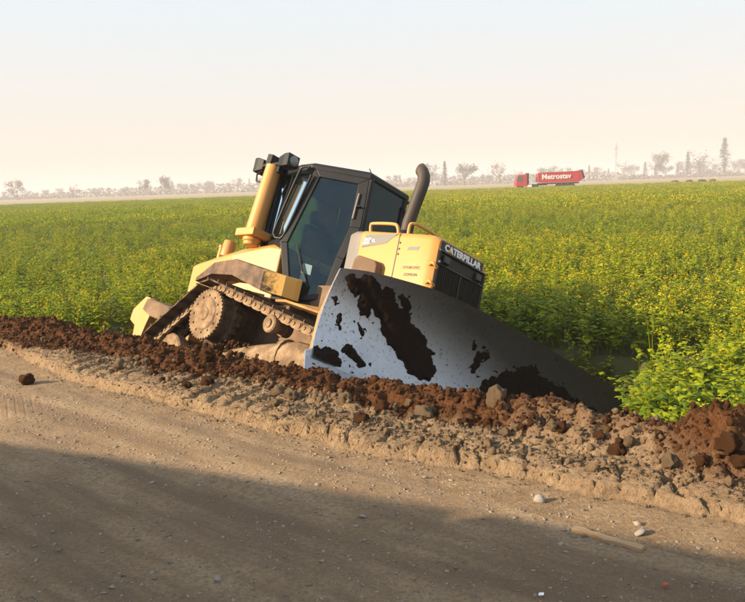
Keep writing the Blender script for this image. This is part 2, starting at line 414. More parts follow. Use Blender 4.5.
def ground_mats():
    # dirt road
    mt, t, p, _ = mat_new('packed_dirt'); v = objvec(t)
    mp = N(t, 'ShaderNodeMapping'); mp.inputs['Rotation'].default_value = (0, 0, math.atan2(-TV[1], TV[0])); t.links.new(v, mp.inputs[0])
    m2 = N(t, 'ShaderNodeMapping'); m2.inputs['Scale'].default_value = (.35, 2.2, 1); t.links.new(mp.outputs[0], m2.inputs[0])
    st = tex_noise(t, 1.3, 8, .62, m2.outputs[0]); a = tex_noise(t, 2.4, 10, .66, v); b = tex_noise(t, 42, 7, .75, v); g = tex_noise(t, 130, 4, .7, v)
    c = mixc(t, ramp(t, [(.33, 0), (.68, 1)], a.outputs[0]).outputs[0], (.40, .27, .150), (.53, .375, .225))
    c = mixc(t, ramp(t, [(.40, .80), (.56, 0)], st.outputs[0]).outputs[0], c, (.235, .155, .092))
    c = mixc(t, ramp(t, [(.56, 0), (.68, .5)], st.outputs[0]).outputs[0], c, (.56, .43, .29))
    c = mixc(t, ramp(t, [(.40, .7), (.56, 0)], b.outputs[0]).outputs[0], c, (.23, .165, .11))
    c = mixc(t, ramp(t, [(.58, 0), (.66, .6)], g.outputs[0]).outputs[0], c, (.47, .41, .33))
    c = mixc(t, ramp(t, [(.26, .6), (.36, 0)], g.outputs[0]).outputs[0], c, (.09, .07, .05))
    t.links.new(c, p.inputs['Base Color']); p.inputs['Roughness'].default_value = .95; p.inputs['Specular IOR Level'].default_value = .12
    ad = N(t, 'ShaderNodeMath', operation='MULTIPLY_ADD'); ad.inputs[1].default_value = .45; t.links.new(g.outputs[0], ad.inputs[0]); t.links.new(b.outputs[0], ad.inputs[2])
    sx = N(t, 'ShaderNodeVectorMath', operation='DOT_PRODUCT'); t.links.new(v, sx.inputs[0]); sx.inputs[1].default_value = (.90, .44, 0)
    ml = N(t, 'ShaderNodeMath', operation='MULTIPLY'); ml.inputs[1].default_value = 2 * math.pi / .062; t.links.new(sx.outputs['Value'], ml.inputs[0])
    si = N(t, 'ShaderNodeMath', operation='SINE'); t.links.new(ml.outputs[0], si.inputs[0])
    dd = N(t, 'ShaderNodeVectorMath', operation='DISTANCE'); t.links.new(v, dd.inputs[0]); dd.inputs[1].default_value = (-3.0, 6.0, 0)
    mk = ramp(t, [(.20, .8), (.50, 0)], dd.outputs['Value'])
    tm = N(t, 'ShaderNodeMath', operation='MULTIPLY'); t.links.new(ramp(t, [(.35, 0), (.85, 1)], si.outputs[0]).outputs[0], tm.inputs[0]); t.links.new(mk.outputs[0], tm.inputs[1])
    hd = N(t, 'ShaderNodeMath', operation='MULTIPLY_ADD'); hd.inputs[1].default_value = -.35; t.links.new(tm.outputs[0], hd.inputs[0]); t.links.new(ad.outputs[0], hd.inputs[2])
    bump(t, p, hd.outputs[0], 1.0, .034)
    road = mt
    # ridge soil: dry tan <-> fresh brown by attribute
    mt, t, p, _ = mat_new('heaped_soil'); v = objvec(t)
    at = N(t, 'ShaderNodeAttribute'); at.attribute_name = 'fresh'
    a = tex_noise(t, 5, 10, .68, v); b = tex_noise(t, 34, 7, .72, v); g = tex_noise(t, 120, 3, .6, v)
    tan = mixc(t, ramp(t, [(.3, 0), (.7, 1)], a.outputs[0]).outputs[0], (.31, .205, .115), (.49, .345, .205))
    tan = mixc(t, ramp(t, [(.38, .5), (.58, 0)], b.outputs[0]).outputs[0], tan, (.15, .095, .055))
    tan = mixc(t, ramp(t, [(.60, 0), (.70, .4)], g.outputs[0]).outputs[0], tan, (.45, .37, .27))
    br = mixc(t, ramp(t, [(.3, 0), (.7, 1)], a.outputs[0]).outputs[0], (.105, .042, .017), (.20, .088, .036))
    br = mixc(t, ramp(t, [(.38, .6), (.58, 0)], b.outputs[0]).outputs[0], br, (.05, .021, .009))
    c = mixc(t, at.outputs['Fac'], tan, br)
    t.links.new(c, p.inputs['Base Color']); p.inputs['Roughness'].default_value = .95; p.inputs['Specular IOR Level'].default_value = .1
    ad = N(t, 'ShaderNodeMath', operation='MULTIPLY_ADD'); ad.inputs[1].default_value = .35; t.links.new(g.outputs[0], ad.inputs[0]); t.links.new(b.outputs[0], ad.inputs[2])
    vo = N(t, 'ShaderNodeTexVoronoi', feature='DISTANCE_TO_EDGE'); vo.inputs['Scale'].default_value = 9
    wv = mixc(t, .06, v, a.outputs['Color'], 'ADD'); t.links.new(wv, vo.inputs['Vector'])
    ck = ramp(t, [(.0, 0), (.05, 1)], vo.outputs['Distance']); cm = N(t, 'ShaderNodeMath', operation='MULTIPLY_ADD'); crs = N(t, 'ShaderNodeAttribute'); crs.attribute_name = 'crust'; cq = N(t, 'ShaderNodeMath', operation='MULTIPLY'); t.links.new(crs.outputs['Fac'], cq.inputs[0]); cv = N(t, 'ShaderNodeMath', operation='SUBTRACT'); cv.inputs[1].default_value = 1.0; t.links.new(ck.outputs[0], cv.inputs[0]); t.links.new(cv.outputs[0], cq.inputs[1]); cm.inputs[1].default_value = .5; t.links.new(cq.outputs[0], cm.inputs[0]); t.links.new(ad.outputs[0], cm.inputs[2])
    bump(t, p, cm.outputs[0], 1.0, .045)
    ridge = mt
    # field soil, green-brown
    mt, t, p, _ = mat_new('field_soil'); v = objvec(t)
    a = tex_noise(t, 1.2, 10, .7, v)
    c = mixc(t, a.outputs[0], (.045, .055, .012), (.10, .085, .03)); t.links.new(c, p.inputs['Base Color']); p.inputs['Roughness'].default_value = 1
    # beyond the crop: dry grass, straw coloured
    mt2, t2, p2, _ = mat_new('dry_meadow'); v2 = objvec(t2); a2 = tex_noise(t2, .02, 10, .7, v2)
    c2 = mixc(t2, a2.outputs[0], (.20, .16, .07), (.34, .24, .12)); t2.links.new(c2, p2.inputs['Base Color']); p2.inputs['Roughness'].default_value = 1
    return road, ridge, mt, mt2
M['road'], M['ridge'], M['field'], M['meadow'] = ground_mats()

# freshness of the soil (colour of the earth itself): dug-up brown on the ridge, dry tan on the baked shoulder
def freshness(t, s):
    e = edge_s(t); n_ = fbm(t * 1.5, s * 1.5, 200, 5)
    lo = np.interp(t, [-12, -8, -6.3, -5, -3.5, -2.4, -1.6, -.8], [3.94, 3.94, 3.98, 4.06, 4.08, 4.10, 4.30, 4.32])
    f = sstep(-.12, .10, s - lo + .42 * n_)
    f = np.maximum(f, np.exp(-(((t + 1.22) / .30) ** 2 + ((s - 4.33) / .26) ** 2)) * 1.6)
    return np.clip(f * (.55 + .45 * sstep(-2.0, -2.8, t)) + .25 * (f > .5) * (t > -1.6), 0, 1)
FR = freshness(TT, SS)
j_e = int(np.searchsorted(sg, 3.32)); j_f = int(np.searchsorted(sg, 5.5))
sheet('dirt_road', 0, j_e, M['road'], {})
sheet('soil_ridge_ground', j_e, j_f, M['ridge'], {'fresh': FR, 'crust': sstep(-.02, .05, SS - edge_s(TT)) * sstep(.55, .30, SS - edge_s(TT)) * sstep(-.15, .15, fbm(TT * 1.7, SS * 1.7, 500, 3))})
fo = sheet('field_ground', j_f, len(sg) - 1, M['field'], {})
fo.data.materials.append(M['meadow'])
cc = np.empty(len(fo.data.polygons) * 3, np.float32); fo.data.polygons.foreach_get('center', cc); cc = cc.reshape(-1, 3)
fo.data.polygons.foreach_set('material_index', (np.hypot(cc[:, 0], cc[:, 1]) > 185).astype(np.int32))

# ------------------------------------------------------------------ clods, stones, gravel
def ico(sub):
    bm = bmesh.new(); bmesh.ops.create_icosphere(bm, subdivisions=sub, radius=1.0)
    V = np.array([v.co[:] for v in bm.verts]); F = np.array([[v.index for v in f.verts] for f in bm.faces]); bm.free()
    return V, F
def lump(sub, seed, rough=.35, flat=1.0, facet=False):
    V, F = ico(sub); out = []
    off = Vector((seed * 3.7, seed * 1.3, -seed * 2.1))
    for p in V:
        p = Vector(p)
        r_ = 1 + rough * .9 * mnoise.noise(p * 1.2 + off) + rough * .9 * mnoise.noise(p * 2.6 + off) - rough * .7 * abs(mnoise.noise(p * 5.2 + off)) + rough * .22 * mnoise.noise(p * 11 + off)
        if facet:
            for k in range(5):
                d = Vector((math.sin(seed * 9 + k * 2.4), math.cos(seed * 5 + k * 1.7), math.sin(seed + k * 3.1))).normalized()
                if p.dot(d) * r_ > .72: r_ = min(r_, .72 / max(p.dot(d), .3))
        out.append(p * r_)
    V = np.array([q[:] for q in out]); V[:, 2] *= flat
    return V, F
SM = [lump(1, i, .6, .9, True) for i in range(12)]
TINY = [lump(1 if i < 3 else 1, 20 + i, .5, .75) for i in range(6)]
def rand_rot(r_):
    q = r_.normal(size=4); q /= np.linalg.norm(q); a, b, c, d = q
    return np.array([[1 - 2 * (c * c + d * d), 2 * (b * c - a * d), 2 * (b * d + a * c)], [2 * (b * c + a * d), 1 - 2 * (b * b + d * d), 2 * (c * d - a * b)], [2 * (b * d - a * c), 2 * (c * d + a * b), 1 - 2 * (b * b + c * c)]])
def scatter(name, pts, sizes, protos, mat, label, cat, flat=None, sink=.25):
    Vs, Fs, o = [], [], 0
    for p, sz in zip(pts, sizes):
        V, F = protos[rng.integers(len(protos))]
        Q = (V * rng.uniform(.55, 1.25, 3)) @ rand_rot(rng).T * sz
        if flat: Q[:, 2] *= flat
        Vs.append(Q + [p[0], p[1], p[2] + sz * (.5 - sink) * (flat or 1)]); Fs.append(F + o); o += len(V)
    ob = bpy.data.objects.new(name, npmesh(name, np.concatenate(Vs), np.concatenate(Fs), mat, False)); COL.objects.link(ob)
    ob['kind'] = 'stuff'; ob['label'] = label; ob['category'] = cat
    return ob
M['clod_brown'] = soil('brown_clod', (.085, .035, .014), (.185, .082, .034), scale=22, bd=.05)
M['clod_tan'] = soil('dry_clod', (.24, .16, .09), (.42, .295, .175), scale=22, bd=.05)
M['stone'] = soil('grey_stone', (.24, .21, .175), (.40, .36, .31), scale=10, bs=.4)
M['stone_dark'] = soil('dark_stone', (.16, .13, .10), (.26, .215, .17), scale=10, bs=.4)
M['gravel'] = soil('road_gravel', (.24, .19, .14), (.40, .335, .26), scale=10, bs=.4)
def pts_ts(n, t0, t1, s0, s1):
    t = rng.uniform(t0, t1, n); s = rng.uniform(s0, s1, n); return t, s
# brown crumbs on the ridge
t, s = pts_ts(11000, -14.5, -.6, 3.85, 5.1); k = freshness(t, s) > rng.uniform(.25, .9, len(t)); t, s = t[k], s[k]
x, y = xy_of(t, s); z = height(t, s); sz = .008 + .020 * rng.random(len(t)) ** 2.5 + .030 * rng.random(len(t)) ** 9
scatter('earth_crumbs', np.stack([x, y, z], 1), sz, SM, M['clod_brown'], 'loose brown earth crumbs heaped along the ridge', 'earth')
t, s = pts_ts(8500, -11.5, -.5, 3.5, 4.75); k = (freshness(t, s) < rng.uniform(.2, .75, len(t))) & (s > edge_s(t) + .12 + .35 * rng.random(len(t)) * (t < -4)); t, s = t[k], s[k]
x, y = xy_of(t, s); z = height(t, s); sz = .006 + .018 * rng.random(len(t)) ** 2.5 + .028 * rng.random(len(t)) ** 9
scatter('dry_rubble', np.stack([x, y, z], 1), sz, SM, M['clod_tan'], 'dry tan rubble crumbled over the road shoulder', 'rubble')
# gravel on the road
t, s = pts_ts(7000, -9, .3, 1.0, 3.6); x, y = xy_of(t, s); k = s < edge_s(t) + .02; t, s, x, y = t[k], s[k], x[k], y[k]; z = height(t, s)
sz = .003 + .008 * rng.random(len(t)) ** 3 + .014 * rng.random(len(t)) ** 14
k = rng.random(len(t)) < .8
scatter('pale_gravel', np.stack([x, y, z], 1)[k], sz[k], TINY, M['gravel'], 'small pale gravel pressed into the dirt road', 'gravel', .55, .45)
scatter('dark_gravel', np.stack([x, y, z], 1)[~k], sz[~k], TINY, M['stone_dark'], 'small dark gravel pressed into the dirt road', 'gravel', .55, .45)

# fine crumbs everywhere on the loose soil
def hull_of(P):
    bm = bmesh.new(); [bm.verts.new(p) for p in P]; bmesh.ops.convex_hull(bm, input=bm.verts[:]); bm.verts.ensure_lookup_table(); bm.verts.index_update()
    V = np.array([v.co[:] for v in bm.verts]); F = np.array([[v.index for v in f.verts] for f in bm.faces if len(f.verts) == 3]); bm.free(); return V, F
FINE = [hull_of(rng.normal(size=(9, 3)) * .7) for i in range(8)]
t, s = pts_ts(31000, -14.0, -.6, 3.8, 5.0); k = freshness(t, s) > rng.uniform(.2, .9, len(t)); t, s = t[k], s[k]; x, y = xy_of(t, s); z = height(t, s)
scatter('fine_earth', np.stack([x, y, z], 1), .004 + .009 * rng.random(len(t)) ** 2, FINE, M['clod_brown'], 'fine brown earth grains sprinkled over the ridge', 'earth')
t, s = pts_ts(22000, -11.0, -.4, 3.4, 4.7); k = (freshness(t, s) < rng.uniform(.2, .75, len(t))) & (s > edge_s(t) - .15 + .35 * rng.random(len(t))); t, s = t[k], s[k]; x, y = xy_of(t, s); z = height(t, s)
scatter('fine_rubble', np.stack([x, y, z], 1), .003 + .008 * rng.random(len(t)) ** 2, FINE, M['clod_tan'], 'fine dry crumbs sprinkled over the road shoulder', 'rubble')
t, s = pts_ts(26000, -9, .3, 1.0, 3.6); k = (s < edge_s(t) + .02) & (fbm(t * 1.1, s * 2.4, 510, 4) + .8 * fbm(t * 6, s * 6, 515, 2) > rng.uniform(-.25, .30, len(t))); t, s = t[k], s[k]; x, y = xy_of(t, s); z = height(t, s)
scatter('road_grit', np.stack([x, y, z], 1), .0025 + .009 * rng.random(len(t)) ** 3, FINE, M['gravel'], 'tiny flat grit lying on the dirt road', 'grit', .5, .35)
BIG = [npmesh('clod', *lump(3, 40 + i, .44, .85), None, False) for i in range(7)]
BIGS = [npmesh('stone', *lump(2, 60 + i, .25, .7, True), None, False) for i in range(4)]
def px_ground(px, py):
    """point where the line of sight through a photo pixel meets the ground"""
    d = rt2 * ((px - W_PX / 2) / F_PX) - up2 * ((py - H_PX / 2) / F_PX) + fw
    lo, hi = 1.0, 30.0; prev = 1.0
    for q in np.arange(1.5, 30, .05):
        p = Vector((0, 0, CAM_H)) + d * float(q)
        if p.z < float(ground_z(p.x, p.y)): lo, hi = q - .05, q; break
    for _ in range(14):
        md = (lo + hi) / 2; p = Vector((0, 0, CAM_H)) + d * float(md)
        if p.z < float(ground_z(p.x, p.y)): hi = md
        else: lo = md
    return Vector((0, 0, CAM_H)) + d * float(hi)
def clod(px, py, r_, mat, label, cat, group=None, meshes=BIG, i=0, flat=1.0, lift=.25, name='earth_clod'):
    p = px_ground(px, py); me = meshes[i % len(meshes)].copy(); me.materials.clear(); me.materials.append(mat)
    o = bpy.data.objects.new(name, me); COL.objects.link(o)
    o.location = (p.x, p.y, p.z + r_ * lift); o.scale = (r_, r_ * .9, r_ * flat); o.rotation_euler = (rng.uniform(-.5, .5), rng.uniform(-.5, .5), rng.uniform(0, 6.3))
    return tag(o, label, cat, group)
clod(27, 384, .065, M['clod_brown'], 'dark round clod lying alone on the road near the tyre marks', 'clod', lift=.6, i=3)
clod(497, 404, .07, M['clod_tan'], 'upright tan lump on the ridge against the blade face', 'clod', i=1, flat=1.5, lift=.5)
clod(540, 501, .036, M['stone'], 'pale pointed stone on the road below the cracked shoulder', 'stone', meshes=BIGS, i=0, flat=1.1, name='stone')
clod(640, 534, .034, M['stone'], 'flat grey stone just past the plank end', 'stone', meshes=BIGS, i=1, flat=.6, name='stone')
clod(363, 517, .022, M['stone'], 'small pale stone on the road at the shadow edge', 'stone', meshes=BIGS, i=2, flat=.6, name='stone')
clod(218, 580, .022, M['stone'], 'small grey stone in the road shadow near the bottom', 'stone', meshes=BIGS, i=3, flat=.6, name='stone')
clod(425, 478, .02, M['stone'], 'small flat stone on the sunlit strip below the shoulder', 'stone', meshes=BIGS, i=1, flat=.6, name='stone')
clod(292, 397, .055, M['clod_tan'], 'rounded tan clod on the ridge below the blade corner', 'clod', i=2)
clod(425, 418, .075, M['clod_tan'], 'big pale dry clod below the middle of the blade', 'clod', i=3)
clod(382, 410, .06, M['clod_brown'], 'round brown clod beside the big pale dry clod', 'clod', i=4)
clod(345, 402, .06, M['clod_tan'], 'broken tan clod low on the ridge below the blade', 'clod', i=5)
clod(207, 357, .07, M['clod_brown'], 'dark clod on the ridge in front of the round drive hub', 'clod', i=6)
clod(133, 346, .055, M['clod_brown'], 'brown clod on the ridge under the rear hitch', 'clod', i=0)
clod(728, 446, .07, M['clod_brown'], 'largest fresh brown clod on the heap at the ridge end by the frame edge', 'clod', i=1, lift=.2)
clod(702, 462, .04, M['clod_brown'], 'brown clod fallen just below the fresh heap', 'clod', i=2)
clod(740, 462, .05, M['clod_brown'], 'lower brown clod at the foot of the fresh heap', 'clod', i=4)
for i in range(46):
    u = rng.random(); px = 20 + 710 * u
    py = np.interp(px, [0, 130, 250, 400, 550, 700, 745], [326, 348, 376, 402, 416, 446, 452]) + rng.uniform(0, 26)
    br = rng.random() < .62
    clod(px, py, .026 + .034 * rng.random() ** 2, M['clod_brown'] if br else M['clod_tan'],
         'small moist brown lump among others on the long ridge' if br else 'small dry tan lump among others on the long ridge', 'clod', 'brown lumps on the ridge' if br else 'tan lumps on the ridge', i=int(rng.integers(7)))
# plank
def plank():
    p0, p1 = px_ground(573, 530), px_ground(643, 551); d = (p1 - p0); L = d.length
    mt, t, p, _ = mat_new('weathered_wood'); v = objvec(t); mp = N(t, 'ShaderNodeMapping'); mp.inputs['Scale'].default_value = (4, 60, 60); t.links.new(v, mp.inputs[0])
    a = tex_noise(t, 1, 6, .6, mp.outputs[0]); t.links.new(mixc(t, a.outputs[0], (.22, .13, .06), (.46, .31, .17)), p.inputs['Base Color']); p.inputs['Roughness'].default_value = .85
    bump(t, p, a.outputs[0], .4, .004)
    b = MB(); n = 8
    rings = []
    for i in range(n + 1):
        u = i / n - .5; wd = .019 + .004 * math.sin(i * 1.9); th = .011 + .002 * math.sin(i * 2.7); bow = .004 * math.sin(i * 1.1)
        rings.append([(u * L, -wd + bow, -th), (u * L, wd + bow, -th), (u * L, wd * .9 + bow, th), (u * L, -wd + bow, th * .9)])
    b.loft(rings)
    o = b.build('plank', mt, bevel=.003)
    o.location = (p0 + p1) / 2 + Vector((0, 0, .008)); o.rotation_euler = d.to_track_quat('X', 'Z').to_euler()
    tag(o, 'broken weathered plank lying on the road at the shadow edge', 'plank')
plank()
for i, (px, py, lab) in enumerate([(541, 596, 'scrap of white paper on the road at the very bottom'), (665, 588, 'reddish chip of brick on the road in the corner shadow')]):
    p = px_ground(px, py); b = MB(); b.prism([(-.012, -.006, 0), (.010, -.008, .001), (.013, .006, .004), (-.006, .009, .002)], (0, 0, .003 if i == 0 else .012))
    o = b.build('paper_scrap' if i == 0 else 'brick_chip', M['white'] if i == 0 else plain('brick_red', (.32, .09, .05), .9)); o.location = p + Vector((0, 0, .006)); tag(o, lab, 'litter' if i == 0 else 'brick chip')

# ------------------------------------------------------------------ bulldozer
DZ = empty('bulldozer', POS, (ROL, PIT, YAW))
tag(DZ, 'yellow crawler bulldozer tipped sideways in the ditch with its blade buried', 'bulldozer')

def ring_frame(outer, inner, thick, P3, nrm):
    """flat frame between two matching outlines; P3 maps (u,z) to 3d"""
    b = MB(); n = len(outer); nn = Vector(nrm) * thick
    A = [Vector(P3(*q)) for q in outer]; B = [Vector(P3(*q)) for q in inner]
    for i in range(n):
        j = (i + 1) % n
        b.prism([A[i], A[j], B[j], B[i]], nn)
    return b
def inset(poly, d):
    n = len(poly); out = []
    ar = sum(poly[i][0] * poly[(i + 1) % n][1] - poly[(i + 1) % n][0] * poly[i][1] for i in range(n)); sg_ = 1 if ar > 0 else -1
    for i in range(n):
        p0, p1, p2 = Vector(poly[i - 1]), Vector(poly[i]), Vector(poly[(i + 1) % n])
        e1, e2 = (p1 - p0).normalized(), (p2 - p1).normalized()
        n1, n2 = Vector((-e1.y, e1.x)) * sg_, Vector((-e2.y, e2.x)) * sg_
        bb = (n1 + n2); bb = bb / max(bb.dot(n1), .3)
        out.append(tuple(p1 + bb * d))
    return out

# --- tracks
SPR, RID, FID = (-.84, .89, .36), (-1.66, .38, .30), (1.32, .38, .30)      # x, z, pitch radius
def track_path():
    C = [SPR, FID, RID]                                     # clockwise seen from the right side
    segs = []
    def tangent(a, b):
        dx, dz = b[0] - a[0], b[1] - a[1]; L = math.hypot(dx, dz); ang = math.atan2(dz, dx); off = math.asin((b[2] - a[2]) / L)
        na = ang + math.pi / 2 + off
        return (a[0] + a[2] * math.cos(na), a[1] + a[2] * math.sin(na)), (b[0] + b[2] * math.cos(na), b[1] + b[2] * math.sin(na)), na
    pts = []; T_ = [tangent(C[i], C[(i + 1) % 3]) for i in range(3)]
    for i in range(3):
        p, q, na = T_[i]; L = math.hypot(q[0] - p[0], q[1] - p[1])
        for k in range(int(L / .01)):
            u = k / int(L / .01); pts.append((p[0] + (q[0] - p[0]) * u, p[1] + (q[1] - p[1]) * u))
        c = C[(i + 1) % 3]; nb = T_[(i + 1) % 3][2]
        while nb > na: nb -= 2 * math.pi
        st = max(1, int((na - nb) * c[2] / .01))
        for k in range(st):
            a = na + (nb - na) * k / st; pts.append((c[0] + c[2] * math.cos(a), c[1] + c[2] * math.sin(a)))
    P = np.array(pts); d = np.r_[0, np.cumsum(np.hypot(*np.diff(np.r_[P, P[:1]], axis=0).T))]
    return P, d
TP, TD = track_path()
NSH = 43
def track_at(u):
    q = (u % 1) * TD[-1]; Pc = np.r_[TP, TP[:1]]
    x_, z_ = np.interp(q, TD, Pc[:, 0]), np.interp(q, TD, Pc[:, 1])
    x2, z2 = np.interp((q + .03) % TD[-1], TD, Pc[:, 0]), np.interp((q + .03) % TD[-1], TD, Pc[:, 1])
    return x_, z_, math.atan2(z2 - z_, x2 - x_)
pitch = TD[-1] / NSH
sb = MB(); sb.box((0, 0, .045), (pitch * .97, .56, .018)); sb.box((pitch * .36, 0, .068), (.014, .555, .032)); sb.box((-pitch * .43, 0, .052), (.02, .50, .012))
for yy in (-.09, .09):
    for xx in (-.04, .04): sb.lathe((xx, yy, .05), (0, 0, 1), [(0, .013), (.016, .013)], 6)
SHOE = sb.mesh('track_shoe'); SHOE.materials.append(M['track_dark'])
lb = MB(); lb.prism([(-.10, 0, -.045), (-.055, 0, -.062), (.055, 0, -.062), (.10, 0, -.045), (.085, 0, .015), (.05, 0, .036), (-.05, 0, .036), (-.085, 0, .015)], (0, .045, 0))
lb.lathe((-.045, -.012, -.012), (0, 1, 0), [(0, .022), (.012, .024)], 10); lb.lathe((.05, -.012, -.012), (0, 1, 0), [(0, .03), (.012, .032)], 10)
LINK = lb.mesh('track_link'); LINK.materials.append(M['muddy_metal'])
TRK_Y = .94
for sd in (-1, 1):
    cb = MB()
    for i in range(NSH):
        x_, z_, a = track_at((i + .5) / NSH); cb.tube([(x_, sd * TRK_Y - .12, z_), (x_, sd * TRK_Y + .12, z_)], .03, 8)
    chain = cb.build('track_chain', M['track_dark'], DZ)
    for i in range(NSH):
        x_, z_, a = track_at(i / NSH)
        o = put('track_shoe', SHOE, None, chain); o.location = (x_, sd * TRK_Y, z_); o.rotation_euler = (0, -a, 0)
        for k in (-1, 1):
            o = put('track_link', LINK, None, chain); o.location = (x_, sd * TRK_Y + k * .085 - (.045 if k < 0 else 0), z_); o.rotation_euler = (0, -a, 0)
    def yy(v): return sd * v
    # sprocket with teeth
    b = MB(); nT = 22; ringp = []
    for i in range(nT * 4):
        a = 2 * math.pi * i / (nT * 4); r_ = (.37, .395, .37, .335)[i % 4]; ringp.append((SPR[0] + r_ * math.cos(a), yy(TRK_Y) - .035, SPR[1] + r_ * math.sin(a)))
    b.prism(ringp, (0, .07, 0)); b.build('sprocket', M['track_dark'], DZ, .004)
    # final drive drum and scalloped cover
    b = MB(); b.lathe((SPR[0], 0, SPR[1]), (0, sd, 0), [(.62, .30), (1.10, .29), (1.12, .27)], 40); drum = b.build('final_drive', M['track_dark'], DZ, smooth=35)
    b = MB(); rp = []
    for i in range(40 * 2):
        a = 2 * math.pi * i / 80; r_ = .322 if i % 2 == 0 else .296; rp.append((SPR[0] + r_ * math.cos(a), yy(1.12), SPR[1] + r_ * math.sin(a)))
    b.prism(rp, (0, sd * .035, 0)); b.lathe((SPR[0], 0, SPR[1]), (0, sd, 0), [(1.15, .27), (1.158, .25), (1.158, .21), (1.175, .19), (1.175, .09), (1.19, .075), (1.19, .01)], 36)
    for i in range(12):
        a = 2 * math.pi * i / 12; b.lathe((SPR[0] + .23 * math.cos(a), 0, SPR[1] + .23 * math.sin(a)), (0, sd, 0), [(1.155, .016), (1.172, .014)], 6)
    b.build('drive_cover', M['muddy_metal'], drum)
    for c in (RID, FID):
        b = MB(); b.lathe((c[0], 0, c[1]), (0, sd, 0), [(.86, .05), (.86, .25), (.88, .27), (1.0, .27), (1.02, .25), (1.02, .05)], 32); b.build('idler', M['muddy_metal'], DZ, smooth=35)
    b = MB(); b.lathe((.30, 0, .83), (0, sd, 0), [(.80, .07), (.82, .105), (.90, .105), (.91, .085), (1.02, .085), (1.03, .105), (1.10, .105), (1.115, .09), (1.115, .055), (1.13, .05), (1.13, .005)], 28)
    b.build('carrier_roller', M['muddy_metal'], DZ, smooth=35)
    for xr in (-1.05, -.6, -.15, .3, .75):
        b = MB(); b.lathe((xr, 0, .19), (0, sd, 0), [(.80, .1), (1.06, .1), (1.07, .06)], 20); b.build('track_roller', M['track_dark'], DZ, smooth=35)
    # track frame (rounded beam) with a clamp band
    b = MB(); rings = []
    for xs, zt, hw in ((-1.45, .44, .14), (-.95, .46, .16), (-.4, .52, .175), (.05, .60, .18), (.7, .68, .18), (1.1, .62, .15)):
        rings.append([(xs, yy(.94) + hw * math.cos(a), .26 + (zt - .26) * (.5 + .5 * math.sin(a)) * 1.0 if math.sin(a) > 0 else .26 + (zt - .26) * (.5 + .5 * math.sin(a))) for a in [2 * math.pi * k / 16 for k in range(16)]])
    b.loft(rings); fr_ = b.build('track_frame', M['muddy_metal'], DZ, smooth=40)
    b = MB(); b.loft([[(xs, yy(.94) + .19 * math.cos(a), .47 + .225 * math.sin(a)) for a in [2 * math.pi * k / 18 for k in range(18)]] for xs in (.50, .54)]); b.build('clamp_band', M['muddy_metal'], fr_)
    # fender over the track
    b = MB(); rings = []
    for xs, yo, zt, zb in ((-1.36, 1.06, 1.385, 1.33), (-1.02, 1.08, 1.575, 1.42), (-.60, 1.09, 1.61, 1.40), (-.02, 1.09, 1.475, 1.215), (.16, .90, 1.45, 1.20), (.19, .74, 1.44, 1.20)):
        rings.append([(xs, yy(.66), zb), (xs, yy(yo), zb), (xs, yy(yo), zt - .01), (xs, yy(yo - .03), zt), (xs, yy(.66), zt + .02)])
    b.loft(rings); b.build('fender', M['fender'], DZ, .008)
    # deck in front of the door
    b = MB(); b.prism([(-.05, yy(.45), 1.14), (1.0, yy(.45), 1.10), (1.0, yy(.72), .98), (.30, yy(.95), 1.12), (-.05, yy(.80), 1.16)], (0, 0, .03)); b.build('step_deck', M['yellow_dirty'], DZ, .005)

# --- hull, tank
b = MB(); b.box((.05, 0, .98), (3.3, 1.0, .95)); b.box((.2, 0, 1.0), (.22, 1.75, .2)); b.box((-.9, 0, .9), (.5, 1.3, .45)); b.build('main_frame', M['hull'], DZ, .02)
b = MB(); rings = []
for xs, hw, zt, zb, ch in ((-2.07, .64, 1.62, 1.30, .05), (-2.02, .70, 1.71, 1.26, .08), (-1.55, .76, 1.80, 1.22, .12), (-1.08, .79, 1.885, 1.2, .14), (-.48, .72, 1.935, 1.18, .07), (-.27, .695, 1.90, 1.18, .05)):
    r_ = [(xs, -hw, zb), (xs, -hw, zt - ch * .8), (xs, -hw + ch, zt), (xs, hw - ch, zt), (xs, hw, zt - ch * .8), (xs, hw, zb)]
    rings.append(r_)
b.loft(rings); tank = b.build('fuel_tank', M['yellow'], DZ, .018, seg=3)
b = MB(); b.lathe((-1.45, -.62, 1.80), (.10, 0, 1), [(0, .085), (.20, .085), (.215, .075), (.215, .01)], 24); b.build('filler_cap', M['yellow'], tank, smooth=35)
b = MB(); b.lathe((-1.66, -.58, 1.75), (.05, 0, 1), [(0, .035), (.19, .035), (.19, .045), (.215, .045), (.225, .03), (.225, .005)], 18); b.build('breather', M['yellow'], tank, smooth=35)
b = MB(); b.box((-2.10, 0, 1.0), (.16, 1.0, .7)); b.build('rear_plate', M['yellow_dirty'], DZ, .02)
# --- rear hitch / ripper frame seen behind the track
b = MB(); b.prism([(-3.02, -.66, 1.20), (-2.42, -.66, 1.08), (-2.10, -.66, 1.05), (-2.10, -.66, .80), (-2.50, -.66, .86), (-2.88, -.66, .93), (-3.10, -.66, 1.02)], (0, 1.32, 0)); rip = b.build('ripper_beam', M['hull'], DZ, .03, seg=3)
for yq in (-.60, .0, .6):
    b = MB(); b.prism([(-3.08, yq - .05, 1.22), (-2.96, yq - .05, 1.20), (-2.86, yq - .05, .95), (-2.92, yq - .05, .78), (-3.02, yq - .05, .40), (-3.12, yq - .05, .22), (-3.16, yq - .05, .45), (-3.20, yq - .05, .78), (-3.36, yq - .05, .86), (-3.34, yq - .05, 1.02)], (0, .10, 0)); b.build('ripper_shank', M['yellow'], rip, .012)

